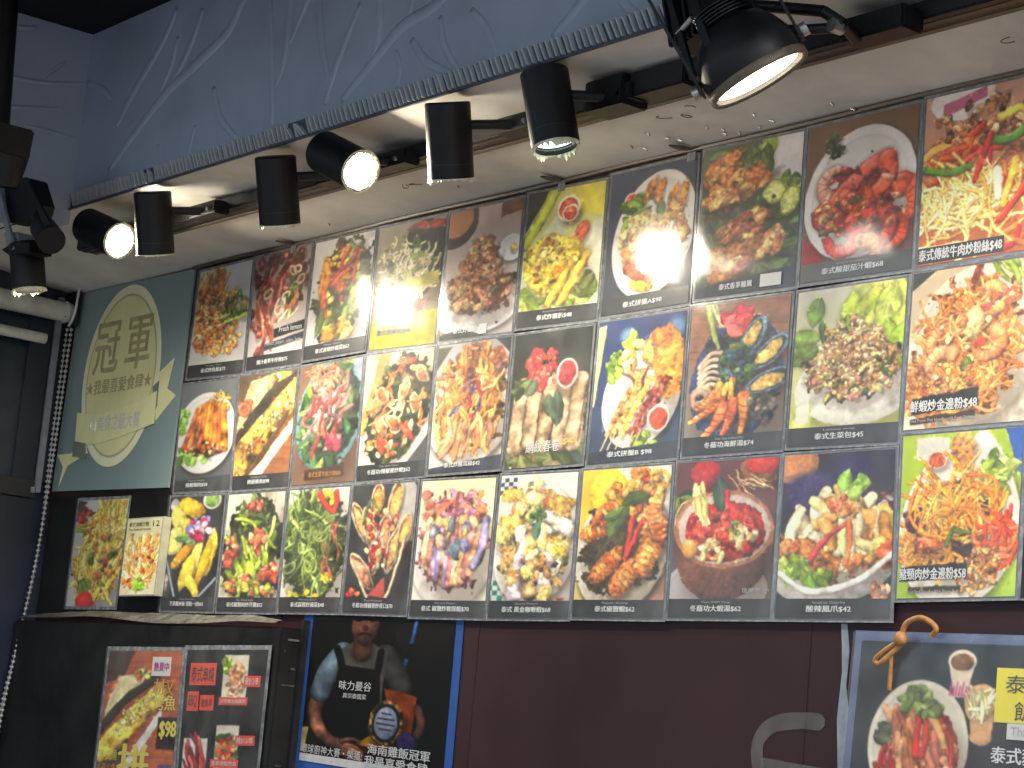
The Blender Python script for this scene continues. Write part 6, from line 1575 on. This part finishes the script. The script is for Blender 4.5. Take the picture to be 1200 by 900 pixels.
# clips along the top of the posters; each brown leaf includes the clip's shadow
for (x, lab) in ((0.417, "above the second and third posters"), (1.335, "above the yellow cutlet poster"), (1.685, "above the chicken wing poster")):
    v = []
    prof = [(0.0, 0.0015), (-0.012, 0.011), (-0.026, 0.010), (-0.040, 0.003)]
    n = len(prof)
    for dz in (0.0, -0.002):
        for (y, w_) in prof:
            z = zs(y) - 0.003 - 0.004 * (y / -0.04) + dz
            v += [(x - 0.012 * (y / -0.04) - w_, y - 0.006, z), (x - 0.012 * (y / -0.04) + w_, y - 0.006, z)]
    f = []
    for k in range(n - 1):
        f += [(2 * k, 2 * k + 1, 2 * k + 3, 2 * k + 2), (2 * n + 2 * k, 2 * n + 2 * k + 2, 2 * n + 2 * k + 3, 2 * n + 2 * k + 1), (2 * k, 2 * k + 2, 2 * n + 2 * k + 2, 2 * n + 2 * k), (2 * k + 1, 2 * n + 2 * k + 1, 2 * n + 2 * k + 3, 2 * k + 3)]
    cr = empty("hook_clip", (x, -0.006, zs(0)))
    tag(cr, "brown clip shaped with its shadow on the soffit edge " + lab, "clip", "clips on the soffit edge")
    obj("leaf", [Vector(p) - cr.location for p in v], f, M['clip'], cr)
    box("tab", -0.008, 0.012, -0.0025, -0.0005, -0.024, -0.008, M['sleeve_edge'], cr)

# ------------------------------------------------------------------ side window, roller blind and bead chain at the left
SX = -0.622
win = empty("side_window", (SX, -0.6, -2.55))
tag(win, "dark side window with a black rail left of the bead chain", "window")
def wbox(name, y0, y1, z0, z1, x0, x1, m, bev=0.0):
    v, f = box_vf(x0 - SX, x1 - SX, y0 + 0.6, y1 + 0.6, z0 + 2.55, z1 + 2.55, bev)
    return obj(name, v, f, m, win)
wbox("pane", -1.9, -0.075, -0.47, 0.05, SX - 0.030, SX - 0.022, M['glass'])
wbox("pane", -1.9, -0.075, -2.5, -0.52, SX - 0.030, SX - 0.022, M['glass'])
wbox("rail", -1.9, -0.045, -0.515, -0.472, SX - 0.020, SX - 0.002, M['rail'], 0.002)
wbox("lower_panel", -0.165, -0.001, -2.5, -0.518, SX - 0.021, SX - 0.008, M['side'])
wbox("upper_panel", -0.11, -0.001, -0.471, 0.01, SX - 0.021, SX - 0.010, M['side'])
wbox("post", -0.052, -0.036, -0.50, -0.005, SX - 0.007, SX + 0.004, M['post'], 0.002)
wbox("bolt", -0.062, -0.050, -0.502, -0.488, SX - 0.001, SX + 0.002, M['steel'])

bl = empty("roller_blind", (-0.60, -0.02, -0.045))
tag(bl, "rolled up dirty white blind tube on a bracket under the soffit at the left", "roller blind")
tube("tube", [(0.0, -0.018, 0.0), (0, -0.06, 0.0), (0, -0.9, 0.006)], [0.0245, 0.0250, 0.0255], M['tube'], bl, 24)
tube("tube_collar", [(0.0, -0.003, 0.0), (0, -0.022, 0.0)], [0.022, 0.0285], M['bracket'], bl, 24)
tube("bottom_bar", [(0.012, -0.070, -0.078), (0.012, -0.9, -0.074)], 0.0135, M['tube'], bl, 16)
v, f = box_vf(-0.020, 0.030, -0.004, 0.002, -0.035, 0.055)
obj("bracket_plate", v, f, M['rail'], bl)
tube("bracket_arm", [(0.034, -0.006, 0.058), (0.035, -0.010, 0.0), (0.028, -0.012, -0.022), (0.012, -0.012, -0.034)], 0.0035, M['bracket'], bl, 8)
v, f = box_vf(-0.004, 0.020, -0.030, -0.026, -0.016, -0.002)
obj("slot", v, f, M['rail'], bl)

cv, cf = [], []
bmb = bmesh.new()
bmesh.ops.create_icosphere(bmb, subdivisions=1, radius=0.0052)
bv = [v.co.copy() for v in bmb.verts]
bmb.verts.index_update()
bf = [[v.index for v in f.verts] for f in bmb.faces]
bmb.free()
strandA = spline([(-0.598, -0.030, -0.088), (-0.604, -0.030, -0.376), (-0.606, -0.030, -0.674), (-0.608, -0.072, -1.028), (-0.622, -0.075, -1.173), (-0.622, -0.076, -1.5)], 40)
strandB = spline([(-0.574, -0.030, -0.090), (-0.585, -0.030, -0.377), (-0.601, -0.034, -0.674), (-0.589, -0.076, -1.027), (-0.594, -0.078, -1.171), (-0.596, -0.079, -1.5)], 40)
for st in (strandA, strandB):
    acc = 0.0
    for k in range(len(st) - 1):
        a, b = np.array(st[k]), np.array(st[k + 1])
        d = np.linalg.norm(b - a)
        while acc <= d:
            p = a + (b - a) * (acc / d)
            i0 = len(cv)
            cv += [Vector(p) + w for w in bv]
            cf += [[i0 + i for i in ff] for ff in bf]
            acc += 0.0132
        acc -= d
    v, f = tube_vf([Vector(p) for p in st[::6]] , 0.0011, 5)
    i0 = len(cv); cv += v; cf += [[i0 + i for i in ff] for ff in f]
ch = obj("bead_chain", cv, cf, M['bead'], smooth=True)
tag(ch, "pale bead chain loop hanging from the blind bracket at the left", "bead chain")

# ------------------------------------------------------------------ lamp track and lamps
trk = empty("lamp_track", (1.5, -0.235, zs(-0.235)))
tag(trk, "black lamp track running along the soffit over the posters", "lamp track")
box("rail", -1.62, 1.75, -0.022, 0.020, -0.031, -0.004, M['lamp'], trk, 0.003)
box("lip", -1.62, 1.75, 0.0205, 0.032, -0.031, -0.026, M['clip'], trk)  # brown puts reflected warm lamp light into the lip's colour
box("groove", -1.62, 1.75, -0.006, 0.006, -0.0318, -0.0312, M['rail'], trk)
fb = empty("feed_box", (1.86, -0.25, zs(-0.25) - 0.03))
tag(fb, "black power feed boxes on the track between the tilted lamp and the big floodlight", "feed box")
box("housing", -0.115, -0.02, -0.045, 0.012, -0.022, 0.028, M['lamp'], fb, 0.003)
box("housing", -0.018, 0.11, -0.034, 0.012, -0.012, 0.028, M['lamp'], fb, 0.003)
box("end_cap", 0.112, 0.20, -0.028, 0.010, -0.006, 0.028, M['lamp'], fb, 0.003)

def axis_matrix(d):
    d = Vector(d).normalized()
    return d.to_track_quat('Z', 'Y').to_matrix().to_4x4()

def flakes(name, rad, z, m, parent, R, seed, amt=1.0):
    rr = random.Random(seed)
    v, f = [], []
    seg = 72
    hs = [max(0.0, 0.0022 + 0.0035 * math.sin(k * 0.21 + seed) + rr.uniform(-0.0025, 0.004)) * amt for k in range(seg)]
    for k in range(seg):
        a = 2 * math.pi * k / seg
        for (q, dz) in ((rad + 0.0012, -0.0015), (rad + 0.0016 + rr.uniform(0, 0.001), hs[k] * 0.6), (rad - 0.001 - rr.uniform(0, 0.0012), hs[k]), (rad - 0.003 - rr.uniform(0, 0.002), 0.0005)):
            v.append((q * math.cos(a), q * math.sin(a), z + dz))
    for k in range(seg):
        k2 = (k + 1) % seg
        for i in range(3):
            f.append((4 * k + i, 4 * k2 + i, 4 * k2 + i + 1, 4 * k + i + 1))
    o_ = obj(name, v, f, m, parent)
    o_.data.transform(R)
    return o_

def spot(name, parent, R, z, energy, size, col, rad=0.03):
    ld = bpy.data.lights.new(name, 'SPOT')
    ld.energy = energy * LAMP_W
    ld.spot_size = math.radians(size)
    ld.spot_blend = 1.0
    ld.shadow_soft_size = rad
    ld.color = col
    o_ = bpy.data.objects.new(name, ld)
    link(o_, parent)
    o_.matrix_local = R @ Matrix.Translation((0, 0, z)) @ Matrix.Rotation(math.pi, 4, 'X')
    return o_

def cyl_lamp(back, axis, label, lens='lens_mid', L=0.128, rad=0.0385, lens_z=0.108, energy=1.0, adapter=None, seed=1, amt=1.0, size=155, group="black cylinder spotlights on the track"):
    t = empty("track_spotlight", back)
    tag(t, label, "spotlight", group)
    R = axis_matrix(axis)
    prof = [(0.0005, 0.0), (rad - 0.003, 0.0), (rad, 0.0025), (rad, L - 0.001), (rad - 0.001, L), (rad - 0.003, L), (rad - 0.0035, L - 0.002), (rad - 0.0045, lens_z)]
    h = lathe("housing", prof, M['lamp'], t, 48)
    h.data.transform(R)
    sm_ = lathe("seam", [(rad + 0.0004, L * 0.80), (rad + 0.0004, L * 0.80 + 0.0012)], M['rail'], t, 48)
    sm_.data.transform(R)
    ln = lathe("lens", [(0.0004, lens_z + 0.0012), (rad - 0.0150, lens_z + 0.0010), (rad - 0.0060, lens_z + 0.0004)], M[lens], t, 40)
    ln.data.transform(R)
    ring = lathe("lens_ring", [(rad - 0.0060, lens_z + 0.0035), (rad - 0.0045, lens_z + 0.0025), (rad - 0.0040, lens_z + 0.0045)], M['lamp_in'], ln, 40)
    ring.data.transform(R)
    flakes("rim_flakes", rad - 0.001, L, M['flake'], h, R, seed, amt)
    spot("spot_light", t, R, L + 0.002, energy, size, LAMP_COL, rad * 0.8)
    if adapter:
        ax, ay = adapter
        az = zs(ay) - 0.030
        st = Vector(axis).normalized() * (L * 0.30)
        p0, p3 = st, Vector((ax, ay, az - 0.004)) - Vector(back)
        d = (p3 - p0)
        tube("arm", [p0 + d.normalized() * (rad * 0.9), p0 + d * 0.6, p3], [0.0085, 0.0085, 0.0105], M['lamp'], t, 14)
        v, f = box_vf(p3.x - 0.055, p3.x + 0.055, p3.y - 0.018, p3.y + 0.018, p3.z - 0.013, p3.z + 0.014, 0.003)
        ad_ = obj("adapter", v, f, M['lamp'], t)
        tube("screw", [p3 + Vector((0.03, -0.019, -0.004)), p3 + Vector((0.03, -0.023, -0.004))], 0.004, M['steel'], ad_, 10)
    return t

V = Vector
def back_of(lens_pt, axis, d):
    return tuple(V(lens_pt) - V(axis).normalized() * d)
AX = (0.915, 0.12, -0.38)
cyl_lamp(back_of((0.298, -0.36, -0.046), (0.923, 0.171, -0.343), 0.122), (0.923, 0.171, -0.343), "lit spotlight facing right at the left end beside the bracketed lamp", 'lens', lens_z=0.119, energy=1.6, size=105, adapter=(0.25, -0.262), seed=3, amt=0.25)
cyl_lamp((0.455, -0.375, 0.032), (-0.02, 0.034, -0.118), "upright spotlight third from the left between the two lit facing ones", 'lens_mid', energy=3.0, adapter=(0.505, -0.268), seed=4, amt=0.5, lens_z=0.112)
cyl_lamp((0.934, -0.375, 0.029), (-0.022, 0.040, -0.121), "upright spotlight directly left of the lit lamp in the middle", 'lens_mid', energy=3.0, adapter=(0.99, -0.268), seed=5, lens_z=0.112)
cyl_lamp(back_of((1.222, -0.37, -0.043), (0.908, 0.074, -0.413), 0.122), (0.908, 0.074, -0.413), "lit spotlight facing right in the middle with bright round lens", 'lens', lens_z=0.119, energy=1.6, size=105, adapter=(1.17, -0.262), seed=6, amt=0.25)
cyl_lamp((1.482, -0.375, 0.033), (-0.020, 0.037, -0.122), "upright spotlight above the fried chicken poster with ragged glowing rim", 'lens_mid', energy=3.0, adapter=(1.555, -0.270), seed=7, lens_z=0.112)
cyl_lamp((1.741, -0.375, 0.035), (0.027, 0.016, -0.122), "tilted spotlight above the yellow cutlet poster showing its greenish lens", 'lens_low', energy=0.7, adapter=(1.80, -0.272), seed=8, amt=1.4, lens_z=0.116)
cyl_lamp((2.745, -0.36, 0.045), (-0.02, 0.03, -0.122), "spotlight at the right edge of the view under the soffit", 'lens_mid', energy=2.4, adapter=(2.80, -0.268), seed=9, lens_z=0.112)

# the big floodlight in its yoke
AX8 = V((0.325, 0.450, -0.832)).normalized()
P8 = V((2.284, -0.42, -0.090))
fl = empty("floodlight", P8)
tag(fl, "large lit floodlight in a bracket at the top right over the wing poster", "floodlight")
R8 = axis_matrix(AX8)
def l8(name, prof, m, seg=48):
    o_ = lathe(name, prof, m, fl, seg)
    o_.data.transform(R8)
    return o_
l8("housing", [(0.0005, -0.112), (0.024, -0.112), (0.027, -0.108), (0.029, -0.088), (0.046, -0.080), (0.059, -0.062), (0.068, -0.042), (0.0720, -0.030), (0.0725, 0.004), (0.071, 0.006), (0.068, 0.006), (0.0672, 0.002), (0.0665, -0.004)], M['lamp'])
l8("lens", [(0.0005, 0.0015), (0.045, 0.001), (0.0615, -0.001)], M['lens_flood'])
l8("reflector_ring", [(0.0615, -0.0008), (0.0640, 0.001), (0.0665, 0.0042)], M['lamp_in'])
l8("rim", [(0.0690, 0.0065), (0.0722, 0.0075), (0.0738, 0.005), (0.0738, -0.004), (0.0726, -0.006)], M['clip'])
for k in range(10):
    if k < 5:
        z = -0.110 + k * 0.0048
        l8("cooling_fin", [(0.026, z), (0.040, z), (0.040, z + 0.0018), (0.026, z + 0.0018)], M['lamp'])
spot("spot_light", fl, R8, 0.012, 1.8, 150, LAMP_COL, 0.06)
def plate(name, pts, y0, y1, m, parent):
    """a flat plate in the x-z plane, given thickness from y0 to y1"""
    n = len(pts)
    v = [V((p[0], y0, p[1])) - parent.location for p in pts] + [V((p[0], y1, p[1])) - parent.location for p in pts]
    f = [tuple(range(n)), tuple(range(2 * n - 1, n - 1, -1))] + [(k, n + k, n + (k + 1) % n, (k + 1) % n) for k in range(n)]
    return obj(name, v, f, m, parent)
VW8 = (V((4.394, -2.366, -1.015)) - P8).normalized()
SD8 = AX8.cross(VW8).normalized()
RY8 = Matrix((SD8, AX8.cross(SD8), AX8)).transposed().to_4x4()
for sgn in (-1, 1):
    v, f = box_vf(min(sgn * 0.0745, sgn * 0.0785), max(sgn * 0.0745, sgn * 0.0785), -0.011, 0.011, -0.175, -0.012, 0.001)
    yb = obj("yoke_arm", v, f, M['lamp'], fl)
    yb.data.transform(RY8)
    kb = lathe("yoke_knob", [(0.0005, 0.0), (0.009, 0.0), (0.010, 0.002), (0.010, 0.010), (0.0005, 0.0105)], M['steel'], fl, 16)
    kb.data.transform(RY8 @ Matrix.Translation((sgn * 0.079, 0, -0.024)) @ Matrix.Rotation(sgn * math.pi / 2, 4, 'Y'))
v, f = box_vf(-0.0785, 0.0785, -0.011, 0.011, -0.179, -0.1752, 0.001)
yb = obj("yoke_cross", v, f, M['lamp'], fl)
yb.data.transform(RY8)
plate("heat_sink", [(2.092, 0.075), (2.176, 0.055), (2.192, -0.012), (2.135, -0.028)], -0.445, -0.405, M['lamp'], fl)
for k in range(6):
    x = 2.098 + k * 0.0145
    plate("sink_fin", [(x, 0.072 - k * 0.003), (x + 0.004, 0.071 - k * 0.003), (x + 0.036 - k * 0.003, -0.024 + k * 0.002), (x + 0.032 - k * 0.003, -0.025 + k * 0.002)], -0.452, -0.4455, M['lamp'], fl)
plate("yoke_bar", [(2.108, 0.074), (2.120, 0.072), (2.197, -0.082), (2.187, -0.086)], -0.459, -0.453, M['lamp'], fl)
plate("yoke_bar", [(2.186, 0.062), (2.200, 0.060), (2.272, -0.062), (2.261, -0.067)], -0.500, -0.494, M['lamp'], fl)
plate("yoke_cross", [(2.10, 0.085), (2.225, 0.060), (2.225, 0.048), (2.10, 0.072)], -0.500, -0.453, M['lamp'], fl)
tube("terminal", [V((2.150, -0.455, -0.012)) - P8, V((2.178, -0.455, 0.006)) - P8], 0.0045, M['steel'], fl, 8)
arm = [V(p) - P8 for p in ((2.225, -0.40, 0.030), (2.262, -0.375, 0.026), (2.330, -0.352, 0.012), (2.352, -0.335, -0.006), (2.335, -0.29, -0.012))]
for k in range(len(arm) - 1):
    tube("arm_bar", [arm[k], arm[k + 1]], 0.0085, M['lamp'], fl, 10)
arm2 = [V(p) - P8 for p in ((2.262, -0.40, -0.012), (2.300, -0.37, -0.014), (2.345, -0.335, -0.010))]
tube("arm_bar", arm2, 0.0075, M['lamp'], fl, 10)
tube("strut", [V((2.222, -0.41, 0.055)) - P8, V((2.268, -0.41, -0.008)) - P8], 0.006, M['lamp'], fl, 8)
tube("strut", [V((2.196, -0.41, 0.040)) - P8, V((2.240, -0.41, -0.012)) - P8], 0.006, M['lamp'], fl, 8)
v, f = box_vf(0.02, 0.14, 0.125, 0.17, 0.078, 0.112, 0.004)
obj("adapter", v, f, M['lamp'], fl)
tube("pivot_bolt", [V((2.345, -0.35, -0.010)) - P8, V((2.345, -0.33, -0.010)) - P8], 0.010, M['steel'], fl, 12)

# bracketed lamp at the left, turned down
bk = empty("bracket_lamp", (0.20, -0.52, 0.07))
tag(bk, "boxy bracketed lamp at the left edge with a downward tube and glowing rim", "lamp")
plate("gear_box", [(0.082, 0.071), (0.190, 0.066), (0.211, 0.059), (0.265, -0.003), (0.250, -0.035), (0.135, -0.025)], -0.535, -0.495, M['lamp'], bk)
plate("clamp", [(0.128, -0.046), (0.196, -0.054), (0.228, -0.102), (0.165, -0.100)], -0.54, -0.505, M['post'], bk)
tube("lamp_head", [V((0.245, -0.515, -0.030)) - bk.location, V((0.275, -0.520, -0.052)) - bk.location, V((0.345, -0.530, -0.090)) - bk.location], [0.018, 0.027, 0.029], M['lamp'], bk, 24)
plate("side_plate", [(0.070, 0.068), (0.088, 0.066), (0.218, -0.095), (0.198, -0.098)], -0.552, -0.546, M['post'], bk)
plate("side_plate", [(0.222, 0.052), (0.240, 0.045), (0.374, -0.062), (0.352, -0.068)], -0.552, -0.546, M['lamp'], bk)
plate("cheek", [(0.050, 0.044), (0.094, 0.040), (0.128, -0.015), (0.088, -0.017)], -0.545, -0.520, M['post'], bk)
plate("foot", [(0.150, -0.088), (0.190, -0.104), (0.290, -0.110), (0.285, -0.092), (0.20, -0.080)], -0.550, -0.500, M['lamp'], bk)
for x in (0.076, 0.112):
    tube("screw", [V((x, -0.53, 0.066)) - bk.location, V((x - 0.001, -0.53, 0.078)) - bk.location], [0.005, 0.004], M['steel'], bk, 8)
Rb = axis_matrix((0.012, 0.02, -0.118))
Tb = Matrix.Translation(V((0.200, -0.520, -0.075)) - bk.location)
hb = lathe("tube_housing", [(0.0005, 0.0), (0.034, 0.0), (0.0355, 0.002), (0.0355, 0.098), (0.033, 0.100), (0.032, 0.097), (0.031, 0.085)], M['lamp'], bk, 40)
hb.data.transform(Tb @ Rb)
lb = lathe("lens", [(0.0004, 0.086), (0.030, 0.0855)], M['lens_mid'], bk, 40)
lb.data.transform(Tb @ Rb)
flakes("rim_flakes", 0.0345, 0.100, M['flake'], bk, Tb @ Rb, 21, 1.0)
spot("spot_light", bk, Tb @ Rb, 0.102, 3.0, 130, LAMP_COL, 0.03)

# dark lamp and its pole cut by the left edge of the view
ed = empty("edge_lamp", (0.27, -0.64, 0.10))
tag(ed, "unlit black lamp hanging on a pole at the upper left edge", "lamp")
v, f = box_vf(-0.10, 0.105, -0.05, 0.03, -0.026, 0.034, 0.004)
ob = obj("gear_box", v, f, M['lamp'], ed)
ob.data.transform(Matrix.Rotation(math.radians(10), 4, 'Y'))
lo = lathe("hood", [(0.0005, 0.0), (0.040, 0.0), (0.046, 0.004), (0.040, 0.035), (0.030, 0.075), (0.026, 0.076)], M['lamp'], ed, 32)
lo.data.transform(Matrix.Translation((0.052, 0, -0.022)) @ axis_matrix((-0.15, 0.1, -1)))
lr = lathe("hood_ring", [(0.0465, 0.002), (0.0475, 0.0035), (0.0465, 0.006)], M['steel'], ed, 32)
lr.data.transform(Matrix.Translation((0.052, 0, -0.022)) @ axis_matrix((-0.15, 0.1, -1)))
tube("pole", [(-0.045, 0.0, 0.352), (0.0, 0.0, 0.03)], 0.020, M['lamp'], ed, 16)
